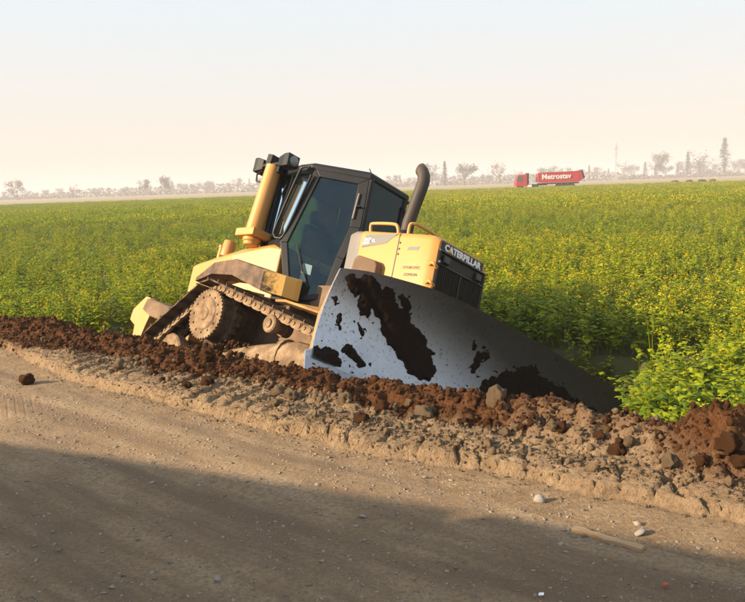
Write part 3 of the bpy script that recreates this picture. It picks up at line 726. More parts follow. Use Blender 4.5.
# --- cab
DA, DB = Vector((-.1, -.64, 0)), Vector((.62, -.33, 0)); DE = (DB - DA).normalized(); DN = Vector((DE.y, -DE.x, 0))
def dpt(sd):
    def f(u, z_):
        p = DA + DE * u; return (p.x, p.y * (1 if sd < 0 else -1), z_)
    return f
DOOR = [(.04, 1.20), (-.187, 1.92), (.06, 2.90), (.785, 2.82), (.80, 2.20), (.675, 1.80), (.575, 1.30)]
DOOR_IN = [(.10, 1.27), (-.10, 1.93), (.135, 2.80), (.655, 2.75), (.665, 2.20), (.575, 1.82), (.50, 1.36)]
QB, QC = (-.27, -.71), (-.82, -.56)
cabroot = None
b = MB()
plan = [(.66, -.37), (-.07, -.68), (-.30, -.69), (-.86, -.58), (-.86, .58), (-.30, .69), (-.07, .68), (.66, .37)]
rings = []
for dz, k in ((0, .985), (.02, 1.0), (.075, 1.0), (.105, .95)):
    rings.append([((x_ + .1) * k - .1, y_ * k, 2.88 + dz - .095 * max(0, (x_ + .05)) ) for x_, y_ in plan])
b.loft(rings); roof = b.build('cab_roof', M['black'], DZ, .01)
b = MB()
b.prism([(.60, -.34, 1.2), (-.05, -.62, 1.2), (-.26, -.69, 1.2), (-.83, -.56, 1.2), (-.83, .56, 1.2), (-.26, .69, 1.2), (-.05, .62, 1.2), (.60, .34, 1.2)], (0, 0, .05)); b.build('cab_floor', M['interior'], DZ)
b = MB()
for sd in (-1, 1):
    b.tube([(.635, sd * .325, 1.9), (.640, sd * .33, 2.84)], .035, 8)
    b.tube([(-.28, sd * .70, 1.9), (-.045, sd * .605, 2.89)], .045, 8)
    b.tube([(-.82, sd * .56, 1.9), (-.80, sd * .55, 2.92)], .04, 8)
    b.prism([(-.30, sd * .70, 1.2), (-.83, sd * .57, 1.2), (-.83, sd * .57, 2.0), (-.30, sd * .70, 2.0)], (0, -sd * .03, 0))
b.box((-.82, 0, 1.62), (.04, 1.1, .8)); b.box((.60, 0, 1.72), (.05, .62, .75)); b.build('cab_frame', M['black'], DZ, .006)
for sd in (-1, 1):
    P3 = dpt(sd); nn = Vector((DN.x, DN.y * (1 if sd < 0 else -1), 0))
    dr = ring_frame(DOOR, DOOR_IN, .045, P3, nn).build('cab_door', M['black'], DZ, .006)
    b = MB(); b.prism([P3(*q) for q in inset(DOOR_IN, -.01)], nn * .006); g = b.build('door_glass', M['glass'], dr); g.location = nn * .018
    b = MB(); b.tube([Vector(P3(.70, 2.62)) + nn * .06, Vector(P3(.685, 2.30)) + nn * .06], .013, 8); b.build('door_handle', M['grey_panel'], dr)
    b = MB(); b.box((0, 0, 0), (.05, .02, .11)); o = b.build('door_latch', M['black'], dr, .004); o.matrix_local = frame3(DE if sd < 0 else Vector((DE.x, -DE.y, 0)), (0, 0, 1), Vector(P3(.735, 2.45)) + nn * .05)
    b = MB(); b.tube([Vector(P3(.03, 1.93)) + nn * .055, Vector(P3(.12, 1.74)) + nn * .06, Vector(P3(.19, 1.58)) + nn * .055], .008, 6); b.tube([Vector(P3(.12, 1.74)) + nn * .05, Vector(P3(.30, 1.40)) + nn * .045], .011, 6); b.build('door_wiper', M['rubber'], dr)
    if sd < 0:
        b = MB(); b.prism([Vector(P3(*q)) + nn * .026 for q in ((.16, 1.58), (.29, 1.56), (.29, 1.68), (.16, 1.70))], nn * .002); b.build('sticker', M['sticker'], dr)
    # rear quarter window
    Q = [(-.33, sd * .66, 2.02), (-.82, sd * .545, 2.02), (-.79, sd * .54, 2.86), (-.12, sd * .61, 2.86)]
    b = MB(); b.prism(Q, (0, -sd * .006, 0)); b.build('quarter_glass', M['glass'], DZ)
    b = MB(); b.tube([(-.58, sd * .635, 2.03), (-.46, sd * .63, 2.86)], .010, 6); b.build('window_bar', M['black'], DZ)
    # black grab rail looping outside the quarter window
    b = MB(); b.smooth_tube([(-.07, sd * .71, 2.90), (-.17, sd * .745, 2.89), (-.22, sd * .75, 2.80), (-.40, sd * .76, 2.14), (-.40, sd * .76, 2.02), (-.33, sd * .75, 1.98), (-.22, sd * .74, 2.06), (-.03, sd * .70, 2.80)], .017, 8); b.build('grab_rail', M['black'], DZ, smooth=60)
b = MB(); b.prism([(.625, -.30, 1.95), (.625, .30, 1.95), (.635, .31, 2.82), (.635, -.31, 2.82)], (.006, 0, 0)); b.build('windshield', M['glass'], DZ)
b = MB(); b.prism([(-.825, -.52, 2.0), (-.825, .52, 2.0), (-.805, .51, 2.88), (-.805, -.51, 2.88)], (.006, 0, 0)); b.build('rear_glass', M['glass'], DZ)
b = MB(); b.tube([(.66, .36, 2.80), (.72, .40, 2.78), (.74, .42, 2.66), (.74, .42, 2.44), (.72, .42, 2.38)], .022, 8); b.tube([(.66, .30, 2.72), (.69, .34, 2.60), (.69, .36, 2.40)], .02, 8); b.build('mirror_bracket', M['black'], DZ, smooth=60)
b = MB(); b.tube([(.60, -.22, 2.84), (.48, -.25, 3.02)], .006, 6); b.build('antenna', M['black'], DZ)
# cab interior
b = MB(); b.box((-.25, .02, 1.62), (.48, .50, .16)); b.build('seat', M['seat'], DZ, .05, seg=3)
b = MB(); b.loft([[(-.50 - .06 * u, y_, 1.66 + .72 * u) for y_ in (-.24 + .05 * u, .28 - .05 * u)] + [(-.38 - .08 * u, y_, 1.66 + .72 * u) for y_ in (.28 - .05 * u, -.24 + .05 * u)] for u in (0, .3, .7, 1)]); b.build('seat_backrest', M['seat'], DZ, .03, seg=3)
b = MB(); b.box((-.52, .02, 2.50), (.10, .28, .18)); b.build('headrest', M['seat'], DZ, .03)
b = MB(); b.box((-.2, -.36, 1.55), (.5, .14, .40)); b.box((-.2, .40, 1.55), (.5, .14, .40)); b.box((.40, 0, 1.62), (.22, .5, .55)); b.build('console', M['interior'], DZ, .03)
b = MB(); b.tube([(.05, -.36, 1.74), (.08, -.36, 1.95)], .02, 8); b.lathe((.08, -.36, 1.95), (0, 0, 1), [(0, .025), (.04, .035), (.09, .02)], 10); b.build('control_lever', M['rubber'], DZ)

# --- roll-over post with work lights
b = MB(); b.lathe((-.86, -.72, 1.90), (0, 0, 1), [(0, .10), (.05, .10), (.05, .12), (.10, .12)], 24)
b.box((-.86, -.72, 2.05), (.36, .30, .10)); b.tube([(-.86, -.72, 2.08), (-.76, -.72, 2.98)], [.115, .105], 24); post = b.build('rops_post', M['yellow'], DZ, .01, smooth=35)
b = MB(); b.lathe((-.86, .72, 1.90), (0, 0, 1), [(0, .10), (.10, .12)], 24); b.box((-.86, .72, 2.05), (.36, .30, .10)); b.tube([(-.86, .72, 2.08), (-.76, .72, 2.98)], [.115, .105], 24); b.build('rops_post', M['yellow'], DZ, .01, smooth=35)
b = MB(); b.box((-.70, 0, 2.93), (.16, 1.5, .10)); b.build('rops_crossbar', M['black'], DZ, .02)
def lamp(c, face, w, h, d):
    bb = MB(); f = face
    bb.loft([[(0, -w * .35, -h * .35), (0, w * .35, -h * .35), (0, w * .35, h * .35), (0, -w * .35, h * .35)], [(d * .6, -w / 2, -h / 2), (d * .6, w / 2, -h / 2), (d * .6, w / 2, h / 2), (d * .6, -w / 2, h / 2)], [(d, -w / 2, -h / 2), (d, w / 2, -h / 2), (d, w / 2, h / 2), (d, -w / 2, h / 2)]])
    o = bb.build('work_light', M['black'], DZ, .008); o.location = c; o.rotation_euler = (0, 0, 0 if f > 0 else math.pi)
    bb = MB(); bb.lathe((d, 0, 0), (1, 0, 0), [(0, min(w, h) * .40), (.012, min(w, h) * .40), (.02, min(w, h) * .3), (.022, .005)], 18); bb.build('lens', M['lens'], o, smooth=40)
    return o
lamp((-.62, -.72, 3.01), 1, .19, .17, .22); lamp((-.92, -.72, 3.00), -1, .17, .19, .16); lamp((-.62, .72, 3.01), 1, .19, .17, .22)
b = MB(); b.prism([(-.86, -.80, 2.96), (-.76, -.80, 2.96), (-.74, -.80, 3.11), (-.84, -.80, 3.13)], (0, .16, 0)); b.box((-.72, -.72, 2.985), (.5, .12, .035)); b.build('light_bracket', M['black'], DZ, .006)
b = MB(); b.tube([(-.93, -.74, 2.95), (-1.0, -.78, 2.86), (-.95, -.80, 2.76), (-.86, -.78, 2.74)], .012, 6); b.build('light_cable', M['rubber'], DZ, smooth=60)

# --- hood
b = MB(); rings = []
def hood_ring(x_, zt, hw, zb=1.25, rr=.07):
    pts = [(x_, -hw, zb)]
    for k in range(5):
        a = math.pi - k * math.pi / 8; pts.append((x_, -hw + rr + rr * math.cos(a), zt - rr + rr * math.sin(a)))
    for k in range(5):
        a = math.pi / 2 - k * math.pi / 8; pts.append((x_, hw - rr + rr * math.cos(a), zt - rr + rr * math.sin(a)))
    return pts + [(x_, hw, zb)]
for x_, zt, hw in ((.82, 2.135, .48), (1.2, 2.10, .485), (1.60, 2.065, .49), (1.84, 2.04, .485), (1.90, 2.025, .465), (1.935, 2.005, .44)):
    rings.append(hood_ring(x_, zt, hw))
b.loft(rings); hood = b.build('hood', M['yellow'], DZ, smooth=32)
b = MB(); b.loft([hood_ring(.60, 2.12, .44, 1.25, .05), hood_ring(.70, 2.135, .475, 1.25, .06), hood_ring(.816, 2.128, .476, 1.25, .06)]); b.build('hood_rear_panel', M['grey_panel'], DZ, smooth=32)
YS = -.4895
b = MB(); b.box((1.405, -.489, 1.72), (.010, .008, .70)); b.build('panel_seam', M['dark_print'], hood)
b = MB(); b.prism([(.90, YS, 2.065), (1.37, YS, 2.055), (1.22, YS, 1.95), (.86, YS, 1.915)], (0, .006, 0)); o = b.build('stripe_decal', M['decal_grey'], hood)
b = MB(); b.prism([(.885, YS - .002, 2.02), (.985, YS - .002, 2.02), (.965, YS - .002, 1.955), (.865, YS - .002, 1.945)], (0, .003, 0)); b.build('model_badge', M['white'], hood)
def side_text(s_, size, x_, z_, mat, tilt=0, bold=0):
    me = text_mesh(s_, size, .001, bold); o = put('lettering', me, mat, hood); o.matrix_local = frame3((1, 0, -tilt), (tilt, 0, 1), (x_, YS - .003, z_)); return o
side_text('D6N', .055, .925, 1.987, M['dark_print'], .03, .001); side_text('XL', .05, 1.03, 1.985, M['white'], .03)
side_text('HYDROTEC', .045, 1.66, 1.66, M['dark_print'], .03); side_text('ZEPPELIN', .045, 1.66, 1.58, M['dark_print'], .03)
b = MB(); b.prism([(1.57, YS - .001, 1.90), (1.72, YS - .001, 1.895), (1.70, YS - .001, 1.855), (1.55, YS - .001, 1.86)], (0, .004, 0)); b.build('hood_sticker', M['decal_grey'], hood)
b = MB()
for zz_ in (1.95, 1.88, 1.82): b.lathe((1.43, -.485, zz_), (0, -1, 0), [(0, .013), (.014, .011)], 8)
b.build('panel_bolt', M['dark_print'], hood)
# square mud-caked filter box low on the side
b = MB(); b.prism([(.88, -.49, 1.76), (.93, -.49, 1.79), (1.20, -.49, 1.72), (1.24, -.49, 1.67), (1.24, -.49, 1.45), (.84, -.49, 1.45)], (0, -.10, 0)); b.build('side_cover', M['hull'], DZ, .02)
# grab rails on the hood
b = MB(); b.smooth_tube([(.90, -.43, 2.10), (.89, -.44, 2.19), (.93, -.44, 2.215), (1.22, -.44, 2.195), (1.30, -.44, 2.16), (1.33, -.43, 2.06)], .019, 10); b.build('hood_rail', M['yellow'], hood, smooth=60)
b = MB(); b.smooth_tube([(1.46, -.42, 2.06), (1.46, -.42, 2.17), (1.48, -.40, 2.20), (1.52, -.30, 2.20), (1.52, .06, 2.19), (1.52, .12, 2.17), (1.52, .14, 2.06)], .019, 10); b.build('hood_rail', M['yellow'], hood, smooth=60)
# front: grille, band with lettering, latches
b = MB(); b.prism([(1.936, -.425, 1.25), (1.936, .425, 1.25), (1.936, .425, 1.87), (1.936, -.425, 1.87)], (.012, 0, 0)); gr = b.build('grille', M['mesh_black'], DZ)
b = MB()
for a0, a1 in (((-.43, 1.25), (-.43, 1.87)), ((.43, 1.25), (.43, 1.87)), ((-.43, 1.87), (.43, 1.87)), ((-.43, 1.72), (.43, 1.72)), ((0, 1.25), (0, 1.72))):
    b.tube([(1.955, *a0), (1.955, *a1)], .016, 6)
b.build('grille_frame', M['black'], gr)
for i in range(26):
    y_ = -.405 + i * .0324
    b = MB(); b.box((1.953, y_, 1.49), (.012, .010, .44)); b.build('grille_bar', M['black'], gr)
for y_ in (-.31, .31):
    b = MB(); b.box((1.96, y_, 1.795), (.03, .12, .085)); o = b.build('front_light', M['black'], gr, .006)
    b = MB(); b.box((1.979, y_, 1.795), (.006, .10, .066)); b.build('light_glass', plain('dark_lens', (.05, .055, .06), .15), o)
b = MB(); b.prism([(1.937, -.40, 1.885), (1.937, .40, 1.885), (1.937, .40, 1.985), (1.937, -.40, 1.985)], (.006, 0, 0)); band = b.build('name_band', M['navy'], DZ)
me = text_mesh('CATERPILLAR', .100, .002, .0045, 1.03); xs_ = [v.co.x for v in me.vertices]; kx = .70 / (max(xs_) - min(xs_))
ys_ = [v.co.y for v in me.vertices]; cy_ = (max(ys_) + min(ys_)) / 2
for v in me.vertices: v.co.x *= kx; v.co.y -= cy_
o = put('lettering', me, M['white'], band); o.matrix_local = frame3((0, 1, 0), (0, 0, 1), (1.9455, 0.0, 1.935))
b = MB(); b.prism([(1.9485, -.292, 1.899), (1.9485, -.215, 1.899), (1.9485, -.253, 1.935)], (.002, 0, 0)); b.build('emblem', M['cat_tri'], band)
for zz_ in (1.70, 1.50):
    b = MB(); b.smooth_tube([(1.88, -.47, zz_), (1.94, -.50, zz_ + .01), (1.97, -.49, zz_ - .01), (1.97, -.45, zz_ - .03)], .018, 8); b.build('hood_latch', M['yellow'], hood, smooth=60)
b = MB(); b.lathe((1.95, -.425, 1.745), (1, 0, 0), [(0, .018), (.03, .014)], 10); b.build('latch_bolt', M['lens'], gr)
# exhaust
pth = [Vector(p) for p in ((1.05, .0, 2.05), (1.06, 0, 2.38), (1.11, 0, 2.62), (1.15, 0, 2.80), (1.165, 0, 2.89), (1.155, 0, 2.96), (1.12, 0, 3.02), (1.075, 0, 3.06))]
b = MB(); b.tube(pth, .076, 22, caps=False); cutn = Vector((-.90, 0, .44)); cutp = Vector((1.075, 0, 3.04)); dirn = (pth[-1] - pth[-2]).normalized()
for k in range(len(b.v) - 22, len(b.v)):
    p = Vector(b.v[k]); b.v[k] = tuple(p + dirn * ((cutp - p).dot(cutn) / dirn.dot(cutn)))
ex = b.build('exhaust_stack', M['stack'], DZ, smooth=60)
so = ex.modifiers.new('wall', 'SOLIDIFY'); so.thickness = .006
b = MB(); b.lathe((1.05, 0, 2.08), (0, 0, 1), [(0, .13), (.10, .12), (.14, .10), (.18, .094)], 22); b.build('exhaust_base', M['black'], DZ, smooth=40)
b = MB(); b.lathe((1.35, .25, 2.06), (0, 0, 1), [(0, .07), (.10, .07), (.10, .10), (.16, .10), (.19, .05)], 20); b.build('air_intake', M['black'], DZ, smooth=40)

# --- blade
BW = Vector((.44400302, .88280814, -.15333333)); BN = Vector((.8933727, -.4493164, 0)); BH = Vector((.06889518, .13698381, .98817452)); BC = Vector((2.576, 0, 1.023)); HALF = 1.8215
TOPU = [-1.83, -1.60, -1.39, -1.12, -.89, -.60, -.30, .48, 1.17, 1.53, 1.83]; TOPV = [0, .07, .11, .15, .18, .19, .19, .15, .09, .07, 0]
BOT = -1.06
def bl_n(v_):
    q = (v_ - BOT) / (.19 - BOT)                   # 0 at the bottom, 1 at the top
    return .22 * (2 * q - 1) ** 2 - .22 + .14 * (1 - q) ** 2
def bl(u_, v_, off=0):
    return BC + BW * u_ + BH * v_ + BN * (bl_n(v_) + .08 + off)
NU, NVV = 46, 20
def half_at(q): return HALF + (.06 if q < .12 else 0)
front = []; back = []
for i in range(NU + 1):
    rf, rb = [], []
    for j in range(NVV + 1):
        q = j / NVV; u_ = (2 * i / NU - 1) * half_at(q); vt = np.interp(u_, TOPU, TOPV); v_ = BOT + .09 + (vt - BOT - .09) * q
        rf.append(bl(u_, v_)); rb.append(bl(u_, v_, -.045))
    front.append(rf); back.append(rb)
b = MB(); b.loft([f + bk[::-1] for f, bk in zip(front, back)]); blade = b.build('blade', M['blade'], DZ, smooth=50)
b = MB()
segs = [(-1.0, -.5), (-.5, 0), (0, .5), (.5, 1.0)]
for a0, a1 in segs:
    b = MB(); rings = []
    for k in range(6):
        u_ = (a0 + (a1 - a0) * (.004 + .992 * k / 5)) * HALF * 1.04
        rings.append([bl(u_, BOT + .13, .004), bl(u_, BOT + .13, .026), bl(u_, BOT - .04, .05), bl(u_, BOT - .04, .02)])
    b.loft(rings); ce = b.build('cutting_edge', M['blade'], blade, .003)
    for k in range(5):
        u_ = (a0 + (a1 - a0) * (k + .5) / 5) * HALF * 1.04; b = MB(); b.lathe(bl(u_, BOT + .07, .026), BN, [(0, .022), (.008, .020)], 10); b.build('plow_bolt', M['track_dark'], ce)
b = MB()
for u_ in (-HALF + .02, HALF - .02):
    b.prism([bl(u_, .0, -.05), bl(u_, -.4, -.05), bl(u_, -.9, -.05), bl(u_, -.9, -.20), bl(u_, -.45, -.20), bl(u_, -.02, -.14)], BW * .025)
b.prism([bl(-1.7, .02, -.05), bl(1.7, .02, -.05), bl(1.7, -.06, -.05), bl(-1.7, -.06, -.05)], BN * -.12); b.prism([bl(-1.7, -.75, -.05), bl(1.7, -.75, -.05), bl(1.7, -.9, -.05), bl(-1.7, -.9, -.05)], BN * -.14)
b.build('blade_stiffener', M['yellow_dirty'], blade, .006)
# caked mud on the blade face: thick patches with ragged edges
BLOBS = [((-1.50, -.02), (-1.30, -.14), .085), ((-1.30, -.10), (-1.05, -.30), .12), ((-1.05, -.26), (-.72, -.52), .165), ((-.80, -.50), (-.62, -.56), .13), ((-1.66, -.06), (-1.58, -.12), .06), ((-1.50, -.14), (-1.42, -.26), .06),
         ((-.10, -.20), (-.02, -.18), .045), ((-.12, -.24), (-.12, -.36), .045), ((-1.62, -.42), (-1.60, -.48), .045), ((-1.48, -.70), (-1.32, -.78), .055),
         ((-1.80, -.90), (-1.62, -.83), .10), ((-1.12, .0), (-1.04, -.06), .045), ((.36, -.36), (.50, -.24), .17), ((.55, -.30), (.95, -.30), .16), ((.95, -.32), (1.36, -.34), .13), ((-1.42, -.42), (-1.38, -.45), .025), ((.2, -.55), (1.5, -.52), .2), ((-1.75, -.30), (-1.72, -.33), .022), ((-.20, -.12), (-.18, -.15), .02)]
def mud_val(u_, v_):
    P = Vector((u_, v_)); wv = mnoise.noise_vector(Vector((u_ * 5, v_ * 5, 1.7))); P = P + Vector((wv.x, wv.y)) * .045
    wv = mnoise.noise_vector(Vector((u_ * 19, v_ * 19, 4.7))); P = P + Vector((wv.x, wv.y)) * .036
    wv = mnoise.noise_vector(Vector((u_ * 41, v_ * 41, 2.1))); P = P + Vector((wv.x, wv.y)) * .012
    best = -9
    for a, c, r_ in BLOBS:
        a, c = Vector(a), Vector(c); d = c - a; k = max(0, min(1, (P - a).dot(d) / max(d.dot(d), 1e-9))); best = max(best, r_ - (P - a - d * k).length)
    fl = mnoise.noise(Vector((u_ * 16, v_ * 16, 9))) * .5 + mnoise.noise(Vector((u_ * 34, v_ * 34, 3))) * .35   # splashes
    near_ = math.exp(-max(0, -best) * 7)
    best = max(best, (fl - .44 + .26 * near_) * .06)
    return best
DU = .0125; V_, F_, ID = [], [], {}
nu_, nv_ = int(2 * HALF / DU), int(1.18 / DU)
val = np.array([[mud_val(-HALF + DU * (i + .5), BOT + .16 + DU * j) for j in range(nv_)] for i in range(nu_)])
for i in range(nu_):
    for j in range(nv_):
        u_, v_ = -HALF + DU * (i + .5), BOT + .16 + DU * j
        if v_ > np.interp(u_, TOPU, TOPV) - .02: val[i, j] = -9
def mv(i, j):
    if (i, j) not in ID:
        u_, v_ = -HALF + DU * (i + .5), BOT + .16 + DU * j; q = max(val[i, j], 0)
        th = min(.04, .5 * q) + (.012 * mnoise.noise(Vector((u_ * 25, v_ * 25, 0))) if q > .01 else 0)
        ID[(i, j)] = len(V_); V_.append(tuple(bl(u_, v_, max(th, -.001) if val[i, j] > 0 else -.004)))
    return ID[(i, j)]
for i in range(nu_ - 1):
    for j in range(nv_ - 1):
        q4 = ((i, j), (i + 1, j), (i + 1, j + 1), (i, j + 1))
        if sum(val[q] > 0 for q in q4) >= 2 and min(val[q] for q in q4) > -5: F_.append([mv(*q) for q in q4])
put('caked_mud', npmesh('caked_mud', V_, F_, M['mud'], True), None, blade)
# earth squeezed up inside and around the near track
n_ = 900; hx = rng.uniform(-1.75, 1.25, n_); hy = rng.uniform(-1.32, -.70, n_)
top = np.interp(hx, [-1.75, -1.2, -.8, -.45, -.1, .3, .7, 1.25], [.26, .44, .50, .62, .58, .42, .34, .36]) * (1 - .5 * np.clip(-hy - 1.1, 0, 1) / .22)
lp = np.stack([hx, hy, top * rng.uniform(.55, 1.0, n_)], 1) @ RM.T + POS
so_ = scatter('spilled_earth', lp, .015 + .05 * rng.random(n_) ** 2.2, SM, M['clod_brown'], 'loose earth spilled around the near track and hub', 'earth')
# push arms and lift cylinders
for sd in (-1, 1):
    b = MB(); b.tube([(1.0, sd * .55, .45), (1.5, sd * .5, .47), (1.95 + .12 * sd, sd * .36, .48)], .09, 10); b.build('push_arm', M['yellow_dirty'], DZ, smooth=50)
    b = MB(); b.tube([(1.70, sd * .40, 1.20), (2.0, sd * .38, .95)], .055, 12); cy_o = b.build('lift_cylinder', M['yellow_dirty'], DZ, smooth=50)
    b = MB(); b.tube([(2.0, sd * .38, .95), (2.25, sd * .36, .72)], .028, 10); b.build('cylinder_rod', M['lens'], cy_o, smooth=50)

# ------------------------------------------------------------------ crop field
def leaf_mat(name, col, trans):
    mt = bpy.data.materials.new(name); mt.use_nodes = True; t = mt.node_tree; t.nodes.clear()
    out = N(t, 'ShaderNodeOutputMaterial'); d = N(t, 'ShaderNodeBsdfPrincipled'); tr = N(t, 'ShaderNodeBsdfTranslucent'); mx = N(t, 'ShaderNodeMixShader')
    oi = N(t, 'ShaderNodeObjectInfo'); nn = tex_noise(t, 3, 3, .5, objvec(t))
    mx2 = N(t, 'ShaderNodeMath', operation='MULTIPLY_ADD'); mx2.inputs[1].default_value = .5; t.links.new(oi.outputs['Random'], mx2.inputs[0])
    hm = N(t, 'ShaderNodeMath', operation='MULTIPLY'); hm.inputs[1].default_value = .5; t.links.new(nn.outputs[0], hm.inputs[0]); t.links.new(hm.outputs[0], mx2.inputs[2])
    c = mixc(t, mx2.outputs[0], tuple(x_ * .65 for x_ in col), tuple(x_ * 1.4 for x_ in col))
    t.links.new(c, d.inputs['Base Color']); d.inputs['Roughness'].default_value = .5; d.inputs['Specular IOR Level'].default_value = .10
    tr.inputs[0].default_value = (*trans, 1); mx.inputs[0].default_value = .3
    t.links.new(d.outputs[0], mx.inputs[1]); t.links.new(tr.outputs[0], mx.inputs[2]); t.links.new(mx.outputs[0], out.inputs[0])
    return mt
M['leaf'] = leaf_mat('crop_leaf', (.23, .26, .008), (.38, .42, .008))
M['leaf_dark'] = leaf_mat('crop_leaf_dark', (.10, .155, .010), (.17, .25, .010))
M['flower'] = leaf_mat('yellow_flower', (.66, .47, .006), (.66, .47, .01))

def crop_plant(seed, h=.55, leaves=16, flowers=0, lsize=.10, spread=.14, dark=False):
    r_ = random.Random(seed); V = []; F = []; Mi = []
    def leaf(p, az, el, L, wd, mi):
        d = Vector((math.cos(az) * math.cos(el), math.sin(az) * math.cos(el), math.sin(el))); sdv = Vector((-math.sin(az), math.cos(az), 0)); nv_ = sdv.cross(d)
        o_ = len(V); mid = p + d * L * .5 + nv_ * L * -.04; tip = p + d * L - Vector((0, 0, L * .28))
        V.extend([p, mid + sdv * wd / 2 + nv_ * wd * .12, tip, mid - sdv * wd / 2 + nv_ * wd * .12, mid]); F.extend([(o_, o_ + 1, o_ + 4), (o_ + 1, o_ + 2, o_ + 4), (o_ + 2, o_ + 3, o_ + 4), (o_ + 3, o_, o_ + 4)]); Mi.extend([mi] * 4)
    ns = r_.choice((2, 3))
    tops = []
    for k in range(ns):
        a = r_.uniform(0, 6.3); lean = Vector((math.cos(a), math.sin(a), 0)) * spread * r_.uniform(.3, 1); hh = h * r_.uniform(.8, 1.08)
        o_ = len(V); w_ = .006
        base = lean * .15
        V.extend([base + Vector((w_, 0, 0)), base + Vector((-w_, w_, 0)), base + Vector((0, -w_, 0)), lean + Vector((0, 0, hh))]); F.extend([(o_, o_ + 1, o_ + 3), (o_ + 1, o_ + 2, o_ + 3), (o_ + 2, o_, o_ + 3)]); Mi.extend([0] * 3)
        tops.append((lean, hh))
        for q in range(2 * leaves // ns):
            u_ = r_.uniform(.10, .99) ** .55; p = base.lerp(lean, u_) + Vector((r_.gauss(0, .03), r_.gauss(0, .03), hh * u_)); L = lsize * r_.uniform(.55, 1.15) * (1.2 - .55 * u_)
            leaf(p, r_.uniform(0, 6.3), r_.uniform(-.2, .8), L, L * r_.uniform(.50, .75), 1 if (dark or r_.random() < .3) else 0)
    for (ln, hh) in tops:
        for q in range(flowers // ns):
            p = ln + Vector((r_.uniform(-.035, .035), r_.uniform(-.035, .035), hh + r_.uniform(-.05, .045)))
            leaf(p, r_.uniform(0, 6.3), r_.uniform(.1, 1.2), r_.uniform(.016, .030), .020, 2)
    me = bpy.data.meshes.new('crop_plant'); me.from_pydata([tuple(v) for v in V], [], F); me.update()
    for k in ('leaf', 'leaf_dark', 'flower'): me.materials.append(M[k])
    me.polygons.foreach_set('material_index', Mi)
    return me
def crop_clump(seed, flowers, n=26):
    """a patch of many plants as one far-off tuft"""
    r_ = random.Random(seed); V = []; F = []; Mi = []
    for k in range(n * 7):
        a = r_.uniform(0, 6.3); q = .75 * math.sqrt(r_.random()); hh = .58 * r_.uniform(.45, 1.05)
        c = Vector((math.cos(a) * q, math.sin(a) * q, hh)); L = r_.uniform(.07, .13)
        az, el = r_.uniform(0, 6.3), r_.uniform(-.2, 1.0); fl = r_.random() < flowers and hh > .42
        if fl: L *= .7; c.z += .05
        d = Vector((math.cos(az) * math.cos(el), math.sin(az) * math.cos(el), math.sin(el))); sdv = Vector((-math.sin(az), math.cos(az), 0))
        o_ = len(V); V.extend([c, c + d * L * .5 + sdv * L * .3, c + d * L, c + d * L * .5 - sdv * L * .3]); F.append((o_, o_ + 1, o_ + 2, o_ + 3)); Mi.append(2 if fl else (1 if r_.random() < .35 else 0))
    me = bpy.data.meshes.new('crop_clump'); me.from_pydata([tuple(v) for v in V], [], F); me.update()
    for k in ('leaf', 'leaf_dark', 'flower'): me.materials.append(M[k])
    me.polygons.foreach_set('material_index', Mi)
    return me
PROT = [crop_plant(1, .46, 20, 0, .125, .20), crop_plant(2, .42, 22, 0, .14, .2, dark=True), crop_plant(3, .50, 18, 0, .12, .2),
        crop_plant(4, .54, 18, 14, .12, .2), crop_plant(5, .60, 16, 20, .11, .2), crop_plant(6, .52, 18, 10, .12, .2),
        crop_clump(7, .0), crop_clump(8, .10), crop_clump(9, .28), crop_clump(10, .45)]
pc = bpy.data.collections.new('crop_sources')
for i, me in enumerate(PROT):
    pc.objects.link(bpy.data.objects.new('crop_%02d' % i, me))

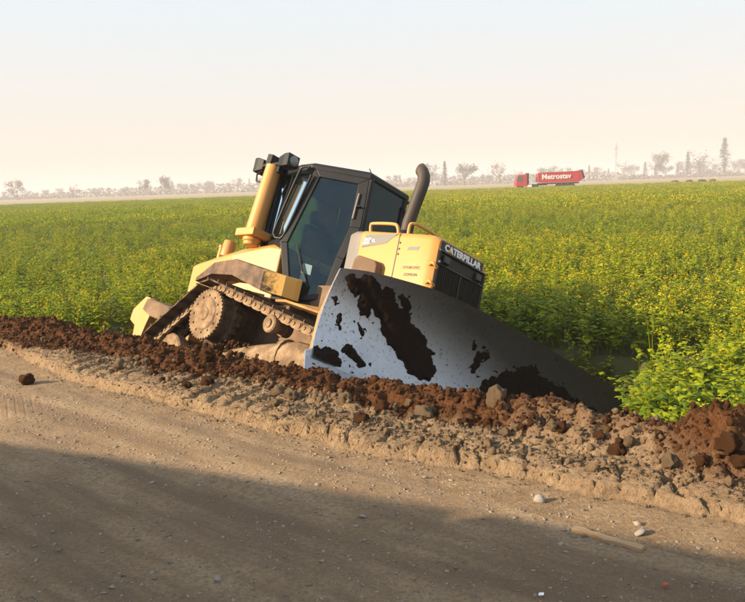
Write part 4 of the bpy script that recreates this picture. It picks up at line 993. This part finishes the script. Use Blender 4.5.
def in_pit(x, y, mx0=-3.7, mx1=3.75, my0=-2.2, my1=1.5):
    px, py = x - POS[0], y - POS[1]; cy, sy = math.cos(YAW), math.sin(YAW); lx, ly = px * cy + py * sy, -px * sy + py * cy
    core = (lx > mx0) & (lx < mx1) & (ly > np.where(lx < -2.3, -1.0, my0)) & (ly < np.where(lx < -2.3, .9, np.where(lx > 2.0, 1.3, my1)))
    return core | ((lx > 2.0) & (x < .345 * y) & (lx < 6) & (ly < 1.4) & ((lx - 2.576) * .893 - ly * .449 > -.25))   # earth laid bare in front of the blade
def band_pts(r0, r1, dens, ang=.72):
    n = int(ang * (r1 * r1 - r0 * r0) * dens); r_ = np.sqrt(rng.uniform(r0 * r0, r1 * r1, n)); a = rng.uniform(-ang, ang, n)
    return r_ * np.sin(a), r_ * np.cos(a)
PX, PI_, PS = [], [], []
for r0, r1, dens, far in ((4, 14, 32, 0), (14, 24, 17, 0), (24, 48, 7, 0), (48, 110, 1.7, 1), (110, 190, .9, 1)):
    x, y = band_pts(r0, r1, dens, .78 if r1 < 60 else .62); t, s = ts_of(x, y)
    k = (s > 5.05 + .25 * vnoise(t * 1.3, s * 0, 300) + .5 * np.clip(-7.0 - t, 0, 1) * (t < -7) * .3) & ~in_pit(x, y); x, y, t, s = x[k], y[k], t[k], s[k]
    z = height(t, s)
    n1 = fbm(x * .11, y * .11, 310, 3) + .5 * fbm(x * .6, y * .6, 320, 3) + .5 * fbm(x * .02, y * .05, 325, 3)
    fl = np.clip(.46 + 1.7 * n1 + .012 * np.clip(x, -25, 14) - .22 * (y < 10) - .35 * (np.hypot(x, y) < 8) + .0016 * np.clip(y - 20, 0, 200), 0, 1)
    u = rng.random(len(x))
    if far: ix = np.where(u < fl * .35, 9, np.where(u < fl * .8, 8, np.where(u < .35 + .5 * fl, 7, 6)))
    else: ix = np.where(u < fl * .45, 4, np.where(u < fl * .8, 3, np.where(u < fl, 5, rng.integers(0, 3, len(x)))))
    sc = rng.uniform(.75, 1.2, len(x)) * (1 + .35 * fbm(x * .5, y * .5, 330, 3) * 2 * .5)
    sc *= np.where(s < 5.7, .8, 1.0)
    PX.append(np.stack([x, y, z], 1)); PI_.append(ix); PS.append(sc)
PX = np.concatenate(PX); PI_ = np.concatenate(PI_); PS = np.concatenate(PS)
me = bpy.data.meshes.new('rapeseed_crop'); me.vertices.add(len(PX)); me.vertices.foreach_set('co', PX.astype(np.float32).ravel()); me.update()
at = me.attributes.new('idx', 'INT', 'POINT'); at.data.foreach_set('value', PI_.astype(np.int32))
at = me.attributes.new('scl', 'FLOAT', 'POINT'); at.data.foreach_set('value', PS.astype(np.float32))
at = me.attributes.new('rot', 'FLOAT_VECTOR', 'POINT'); at.data.foreach_set('vector', np.stack([rng.uniform(-.15, .15, len(PX)), rng.uniform(-.15, .15, len(PX)), rng.uniform(0, 6.3, len(PX))], 1).astype(np.float32).ravel())
crop = bpy.data.objects.new('rapeseed_crop', me); COL.objects.link(crop)
tag(crop, 'green rape crop with yellow flowers covering the whole field', 'crop', kind='stuff')
gn = bpy.data.node_groups.new('plant_crop', 'GeometryNodeTree')
gn.interface.new_socket('Geometry', in_out='INPUT', socket_type='NodeSocketGeometry'); gn.interface.new_socket('Geometry', in_out='OUTPUT', socket_type='NodeSocketGeometry')
gi, go = N(gn, 'NodeGroupInput'), N(gn, 'NodeGroupOutput'); iop = N(gn, 'GeometryNodeInstanceOnPoints'); ci = N(gn, 'GeometryNodeCollectionInfo')
ci.inputs['Collection'].default_value = pc; ci.inputs['Separate Children'].default_value = True; ci.inputs['Reset Children'].default_value = True
def nattr(nm, typ):
    n_ = N(gn, 'GeometryNodeInputNamedAttribute', data_type=typ); n_.inputs['Name'].default_value = nm; return [o_ for o_ in n_.outputs if o_.enabled and o_.name == 'Attribute'][0]
gn.links.new(gi.outputs[0], iop.inputs['Points']); gn.links.new(ci.outputs[0], iop.inputs['Instance']); iop.inputs['Pick Instance'].default_value = True
gn.links.new(nattr('idx', 'INT'), iop.inputs['Instance Index']); gn.links.new(nattr('scl', 'FLOAT'), iop.inputs['Scale'])
e2r = N(gn, 'FunctionNodeEulerToRotation'); gn.links.new(nattr('rot', 'FLOAT_VECTOR'), e2r.inputs[0]); gn.links.new(e2r.outputs[0], iop.inputs['Rotation'])
gn.links.new(iop.outputs[0], go.inputs[0])
md = crop.modifiers.new('plants', 'NODES'); md.node_group = gn

# single plants one can pick out at the near edge, beside the buried blade end
for i, (px, py, hh, sd_, fl) in enumerate([(668, 404, .42, 51, 0), (684, 408, .5, 52, 6), (700, 412, .55, 53, 0), (716, 410, .6, 54, 8), (733, 414, .55, 55, 0), (742, 404, .6, 56, 10), (656, 398, .4, 57, 0)]):
    d = rt2 * ((px - W_PX / 2) / F_PX) - up2 * ((py - H_PX / 2) / F_PX) + fw
    q = 5.35 / (d.x * NV[0] + d.y * NV[1]); x, y = d.x * q, d.y * q
    o = bpy.data.objects.new('rape_plant', crop_plant(sd_, hh * .85, 26, fl, .085, .16)); COL.objects.link(o); o.location = (x, y, float(ground_z(x, y)) - .01)
    tag(o, 'leafy rape plant at the field edge behind the ridge beyond the blade end', 'plant', 'rape plants at the field edge')

# ------------------------------------------------------------------ far things
M['tree_green'] = leaf_mat('tree_leaf', (.065, .085, .025), (.08, .10, .02)); M['tree_brown'] = leaf_mat('autumn_leaf', (.15, .095, .04), (.15, .10, .04))
M['tree_dark'] = leaf_mat('conifer_needle', (.03, .05, .022), (.03, .05, .02)); M['bark'] = plain('bark', (.09, .065, .045), .95)
def tree_meshes(seed, kind):
    r_ = random.Random(seed); b = MB(); crown = MB(); H = 1.0
    if kind == 'conifer':
        b.tube([(0, 0, 0), (0, 0, .5), (0, 0, 1)], [.022, .014, .003], 6)
        for k in range(420):
            u_ = r_.random() ** .8; rad = (.19 * (1 - u_) + .01) * r_.uniform(.35, 1.1) * (1 + .25 * math.sin(u_ * 40)); a = r_.uniform(0, 6.3); c = Vector((math.cos(a) * rad, math.sin(a) * rad, .10 + .9 * u_))
            d = Vector((math.cos(a), math.sin(a), -.35)) * .05; s_ = Vector((-math.sin(a), math.cos(a), 0)) * .022
            crown.add([c - d, c + s_, c + d, c - s_], [(0, 1, 2, 3)])
    else:
        b.tube([(0, 0, 0), (.01, 0, .22), (0, .01, .45)], [.028, .020, .012], 6)
        limbs = []
        for k in range(9):
            a = r_.uniform(0, 6.3); z0 = r_.uniform(.08, .40); q = r_.uniform(.14, .32); e = Vector((math.cos(a) * q, math.sin(a) * q, z0 + r_.uniform(.22, .48)))
            mid = Vector((e.x * .4, e.y * .4, (z0 + e.z) / 2)); b.tube([(0, 0, z0), mid, e], [.011, .007, .002], 5); limbs.append((mid, e))
            for w_ in range(3):
                e2 = e + Vector((r_.uniform(-.1, .1), r_.uniform(-.1, .1), r_.uniform(.02, .14))); b.tube([mid.lerp(e, .6), e2], [.004, .0012], 4); limbs.append((e, e2))
        n = 1100 if kind == 'broad' else 420
        for k in range(n):
            m_, e = r_.choice(limbs); c = m_.lerp(e, r_.uniform(.1, 1.1)) + Vector((r_.gauss(0, .06), r_.gauss(0, .06), r_.gauss(0, .06))); L = r_.uniform(.018, .042)
            a, el = r_.uniform(0, 6.3), r_.uniform(-1, 1); d = Vector((math.cos(a) * math.cos(el), math.sin(a) * math.cos(el), math.sin(el))) * L; s_ = Vector((-math.sin(a), math.cos(a), 0)) * L * .7
            crown.add([c - d, c + s_, c + d, c - s_], [(0, 1, 2, 3)])
    return b.mesh('trunk'), crown.mesh('crown')
TM = {}
for kind, mats in (('broad', ('tree_green', 'tree_brown')), ('bare', ('tree_brown',)), ('conifer', ('tree_dark',))):
    for mt_ in mats:
        for k in range(2):
            tr, cr = tree_meshes(len(TM) * 7 + 3, kind); tr.materials.append(M['bark']); cr.materials.append(M[mt_]); TM[(kind, mt_, k)] = (tr, cr)
FAR = 2.0
def far_pt(px, dist):
    return (px - W_PX / 2) / F_PX * dist, dist
def tree(name, px, dist, h, key, label, group=None, wide=1.0):
    dist *= FAR; h *= FAR * 1.08; x, y = far_pt(px, dist); root = empty(name, (x, y, float(ground_z(x, y)) - .2), (0, 0, random.uniform(0, 6.3))); root.scale = (h * wide, h * wide, h)
    tr, cr = TM[key]; a = put('trunk', tr, None, root); c = put('crown', cr, None, root)
    return tag(root, label, 'tree', group)
G, B_, D_ = ('broad', 'tree_green'), ('broad', 'tree_brown'), ('conifer', 'tree_dark')
tree('broadleaf_tree', 25, 330, 8.5, ('broad', 'tree_brown', 0), 'lone round hazy tree at the left end of the horizon', wide=1.2)
tree('broadleaf_tree', 151, 330, 6.5, ('broad', 'tree_brown', 1), 'small round brown tree on the horizon over the open field', wide=1.1)
tree('broadleaf_tree', 80, 330, 5.5, ('bare', 'tree_brown', 0), 'low dark spreading tree right of the lone round tree')
tree('broadleaf_tree', 176, 330, 8.0, ('broad', 'tree_brown', 0), 'broad brown tree left of the bulldozer lights', wide=1.2)
tree('broadleaf_tree', 432, 330, 9.0, ('broad', 'tree_brown', 1), 'pinkish bushy tree just beyond the exhaust pipe', wide=1.1)
tree('conifer_tree', 448, 330, 9.5, ('conifer', 'tree_dark', 0), 'dark pointed tree between the two bushy trees beyond the exhaust', wide=1.2)
tree('broadleaf_tree', 467, 330, 9.0, ('broad', 'tree_green', 0), 'greenish bushy tree second beyond the exhaust pipe', wide=1.5)
tree('broadleaf_tree', 502, 360, 10.5, ('bare', 'tree_brown', 1), 'tall bare tree just before the red truck cab')
tree('conifer_tree', 724, 380, 17.0, ('conifer', 'tree_dark', 1), 'tallest dark spruce near the right end of the horizon', wide=1.3)
tree('broadleaf_tree', 656, 380, 12.5, ('broad', 'tree_brown', 0), 'pale brown rounded tree between mast and spruce', wide=1.1)
tree('conifer_tree', 688, 380, 11.5, ('conifer', 'tree_dark', 0), 'dark narrow conifer before the tallest spruce', wide=1.1)
tree('broadleaf_tree', 700, 380, 12.0, ('bare', 'tree_brown', 0), 'bare pale tree just before the tallest spruce', wide=1.2)
keys = list(TM)
for i in range(84):
    px = -60 + 870 * (i + random.uniform(-.4, .4)) / 84
    hmul = np.interp(px, [0, 100, 230, 400, 520, 620, 745], [.55, .5, .8, .8, .75, .95, 1.0])
    key = random.choice([G + (0,), G + (1,), B_ + (0,), B_ + (1,), D_ + (0,), D_ + (1,), ('bare', 'tree_brown', 0)]) if px > 480 or random.random() < .6 else B_ + (random.randrange(2),)
    tree('conifer_tree' if key[0] == 'conifer' else 'broadleaf_tree', px, random.uniform(440, 560), random.uniform(7, 11.5) * hmul, key, 'hazy narrow conifer in the long tree row on the horizon' if key[0] == 'conifer' else ('hazy greenish tree in the long tree row on the horizon' if key[1] == 'tree_green' else 'hazy brown tree in the long tree row on the horizon'), 'trees along the horizon', random.uniform(1.2, 1.8))
# low scrub belt in front of and below the trees: one mass
V_, F_ = [], []
for i in range(13000):
    px = rng.uniform(-120, 860); dist = rng.uniform(700, 1000); x, y = far_pt(px, dist); gz = -.45; hh = min(abs(rng.normal(0, 4.0)), 7.5) * (.35 + 1.0 * vnoise(np.array([px * .03]), np.array([1.0]), 400)[0]) ; L = rng.uniform(.9, 2.2); a = rng.uniform(0, 6.3)
    c = np.array([x, y, gz + hh]); d = np.array([math.cos(a), math.sin(a), rng.uniform(.2, .9)]) * L; s_ = np.array([-math.sin(a), math.cos(a), 0]) * L * .6
    o_ = len(V_); V_.extend([c - d, c + s_, c + d, c - s_]); F_.append((o_, o_ + 1, o_ + 2, o_ + 3))
o = put('far_undergrowth', npmesh('far_undergrowth', np.array(V_), np.array(F_), M['tree_brown']), None); tag(o, 'hazy brown scrub under the trees on the horizon', 'undergrowth', kind='stuff')

# radio mast
def mast():
    x, y = far_pt(617, 640); root = empty('radio_mast', (x, y, -.6)); mt_ = plain('galvanised', (.30, .31, .32), .6)
    b = MB(); Hm = 30.0
    for k in range(3):
        a = 2.1 * k; b.tube([(1.1 * math.cos(a), 1.1 * math.sin(a), 0), (.5 * math.cos(a), .5 * math.sin(a), Hm)], .14, 6)
    for q in range(14):
        z0, z1 = Hm * q / 14, Hm * (q + 1) / 14; r0, r1 = 1.1 - .6 * q / 14, 1.1 - .6 * (q + 1) / 14
        for k in range(3):
            a, a2 = 2.1 * k, 2.1 * (k + 1); b.tube([(r0 * math.cos(a), r0 * math.sin(a), z0), (r1 * math.cos(a2), r1 * math.sin(a2), z1)], .06, 4)
    b.build('lattice', mt_, root)
    for k, (ax, az) in enumerate([(-.9, 25.5), (.9, 26.2), (.8, 22.0), (-.7, 20.5)]):
        b = MB(); b.box((ax, -.3, az), (.5, .3, 2.2 if k < 2 else 1.3)); b.tube([(ax, -.3, az), (0, 0, az)], .06, 5); b.build('antenna', mt_, root)
    b = MB(); b.tube([(0, 0, Hm), (0, 0, Hm + 3)], .05, 5); b.build('rod', mt_, root)
    tag(root, 'slender lattice radio mast standing over the horizon trees', 'mast')
mast()

# distant lorry with tipper trailer
def lorry():
    dist = 176; x, y = far_pt(551, dist); root = empty('tipper_lorry', (x, y, float(ground_z(x, y)) + .15), (0, 0, .03)); tag(root, 'red lorry with long lettered tipper trailer beyond the field', 'lorry')
    red = paint('lorry_red', (.50, .012, .018), amount=.12, rough=.4); blk = M['black']
    b = MB(); b.prism([(-7.6, -1.25, .75), (-7.65, -1.25, 1.6), (-7.35, -1.25, 3.0), (-7.1, -1.25, 3.25), (-5.2, -1.25, 3.25), (-5.2, -1.25, .75)], (0, 2.5, 0)); cab_ = b.build('cab', red, root, .06)
    b = MB(); b.prism([(-7.56, -1.262, 1.85), (-7.30, -1.262, 2.85), (-6.1, -1.262, 2.85), (-6.1, -1.262, 1.75)], (0, .02, 0)); b.build('side_window', M['decal_grey'], cab_)
    b = MB(); b.prism([(-7.62, -1.15, 1.8), (-7.62, 1.15, 1.8), (-7.37, 1.1, 2.9), (-7.37, -1.1, 2.9)], (-.03, 0, .0)); b.build('windscreen', M['decal_grey'], cab_)
    b = MB(); b.box((-4.95, 0, 2.3), (.35, 2.2, 2.6)); b.build('air_stack', blk, root, .03)
    b = MB(); b.box((-3.7, 0, .95), (6.4, .9, .3)); b.box((2.0, 0, 1.15), (9.2, 1.0, .3)); b.build('chassis', blk, root, .02)
    b = MB(); b.box((-4.6, -1.05, .75), (.9, .3, .55)); b.build('fuel_tank', M['white'], root, .05)
    b = MB(); b.prism([(-2.7, -1.25, 1.55), (-2.7, -1.25, 3.45), (6.1, -1.25, 3.75), (6.9, -1.25, 3.85), (7.25, -1.25, 2.0), (6.4, -1.25, 1.35), (-1.0, -1.25, 1.35)], (0, 2.5, 0)); tr = b.build('tipper_body', red, root, .05)
    b = MB()
    for xq in (-2.7, 6.3): b.box((xq, -1.27, 2.5), (.14, .06, 2.0))
    b.box((1.8, -1.275, 3.58), (9.0, .06, .14)); b.box((1.8, -1.275, 1.45), (8.0, .06, .12)); b.build('body_rib', red, tr)
    b = MB(); b.prism([(6.92, -1.26, 3.95), (7.15, -1.26, 3.9), (7.75, -1.26, 2.2), (7.3, -1.26, 1.95)], (0, 2.52, 0)); b.build('tailgate', blk, tr, .03)
    me = text_mesh('Metrostav', 1.55, .02, .035, 1.0); xs_ = [v.co.x for v in me.vertices]; kx = 6.5 / (max(xs_) - min(xs_)); ys_ = [v.co.y for v in me.vertices]; c0 = (max(ys_) + min(ys_)) / 2
    for v in me.vertices: v.co.x *= kx; v.co.y -= c0
    o = put('lettering', me, M['white'], tr); o.matrix_local = frame3((1, 0, .03), (0, 0, 1), (1.3, -1.30, 2.70))
    tyr = MB().lathe((0, 0, 0), (0, 1, 0), [(0, .30), (0, .46), (.05, .52), (.27, .52), (.32, .46), (.32, .3)], 22).mesh('tyre'); tyr.materials.append(M['rubber'])
    rim = MB().lathe((0, 0, 0), (0, 1, 0), [(.02, .30), (.05, .28), (.08, .10), (.03, .08), (.03, .005)], 18).mesh('rim'); rim.materials.append(M['grey_panel'])
    for xq in (-6.5, -3.1, 2.2, 3.6, 5.0):
        for yq, rz_ in ((-1.24, 0), (1.24, math.pi)):
            o = put('wheel', tyr, None, root); o.location = (xq, yq, .52); o.rotation_euler = (0, 0, rz_); q = put('rim', rim, None, o)
lorry()
# small dark heaps and parked things on the far edge of the field
for i, (px, lab) in enumerate([(676, 'small dark heap on the far field edge before the spruce'), (690, 'second small dark heap on the far field edge'), (703, 'greenish heap on the far field edge under the bare tree'), (713, 'last small brown heap on the far field edge')]):
    x, y = far_pt(px, 240); o = bpy.data.objects.new('earth_heap', npmesh('earth_heap', *lump(3, 80 + i, .35, .6), M['clod_brown'] if i != 2 else M['tree_dark'], True)); COL.objects.link(o)
    o.location = (x, y, float(ground_z(x, y)) + .3); o.scale = (1.1, 1.0, .8); tag(o, lab, 'heap')

# lorry standing on the road beside the photographer, out of the frame: casts the long road shadow
def shade_lorry():
    K = 3.0 / math.tan(SUN_EL); off = Vector((SUN_V.x, SUN_V.y, 0)).normalized() * K
    a = Vector((-2.75, 5.26, 0)) + off; c = Vector((2.2, 2.70, 0)) + off; d = (c - a); L = d.length; d.normalize(); side = Vector((-d.y, d.x, 0))
    root = empty('dump_truck', a + d * (L / 2) - side * 1.2, (0, 0, math.atan2(d.y, d.x))); tag(root, 'parked orange dump truck on the road outside the view casting the long shadow', 'truck')
    org = paint('truck_orange', (.45, .12, .02), amount=.4); h = L / 2
    b = MB(); b.prism([(-h, -1.2, 1.0), (-h, -1.2, 3.0), (-h + 1.2, -1.2, 3.06), (h - 2.2, -1.2, 3.10), (h - 2.2, -1.2, 1.0)], (0, 2.4, 0)); b.build('tipper_body', org, root, .04)
    b = MB(); b.prism([(h - 2.1, -1.2, .7), (h - 2.1, -1.2, 3.12), (h - .2, -1.2, 3.12), (h, -1.2, 1.9), (h, -1.2, .7)], (0, 2.4, 0)); b.build('cab', org, root, .06)
    b = MB(); b.box((0, 0, .8), (L - .4, .9, .35)); b.build('chassis', M['black'], root)
    for xq in (-h + .9, -h + 2.1, h - 1.2):
        for yq in (-1.15, 1.15):
            b = MB(); b.lathe((xq, yq - .15, .5), (0, 1, 0), [(0, .3), (0, .46), (.04, .5), (.26, .5), (.3, .46), (.3, .3)], 22); b.build('wheel', M['rubber'], root, smooth=40)
    b = MB(); b.box((0, 0, .72), (L - 1.0, 2.0, .5)); b.build('side_guard', M['black'], root)
shade_lorry()

# ------------------------------------------------------------------ haze
mt = bpy.data.materials.new('haze'); mt.use_nodes = True; t = mt.node_tree; t.nodes.clear()
out = N(t, 'ShaderNodeOutputMaterial'); vol = N(t, 'ShaderNodeVolumePrincipled'); vol.inputs['Color'].default_value = (.93, .90, .90, 1); vol.inputs['Density'].default_value = .00085; vol.inputs['Anisotropy'].default_value = 0.0
t.links.new(vol.outputs[0], out.inputs['Volume'])
b = MB(); b.box((0, 900, 20.0), (6400, 6400, 50.0)); hzo = b.build('haze', mt); tag(hzo, 'pale warm haze over the distant fields', 'haze', kind='stuff')
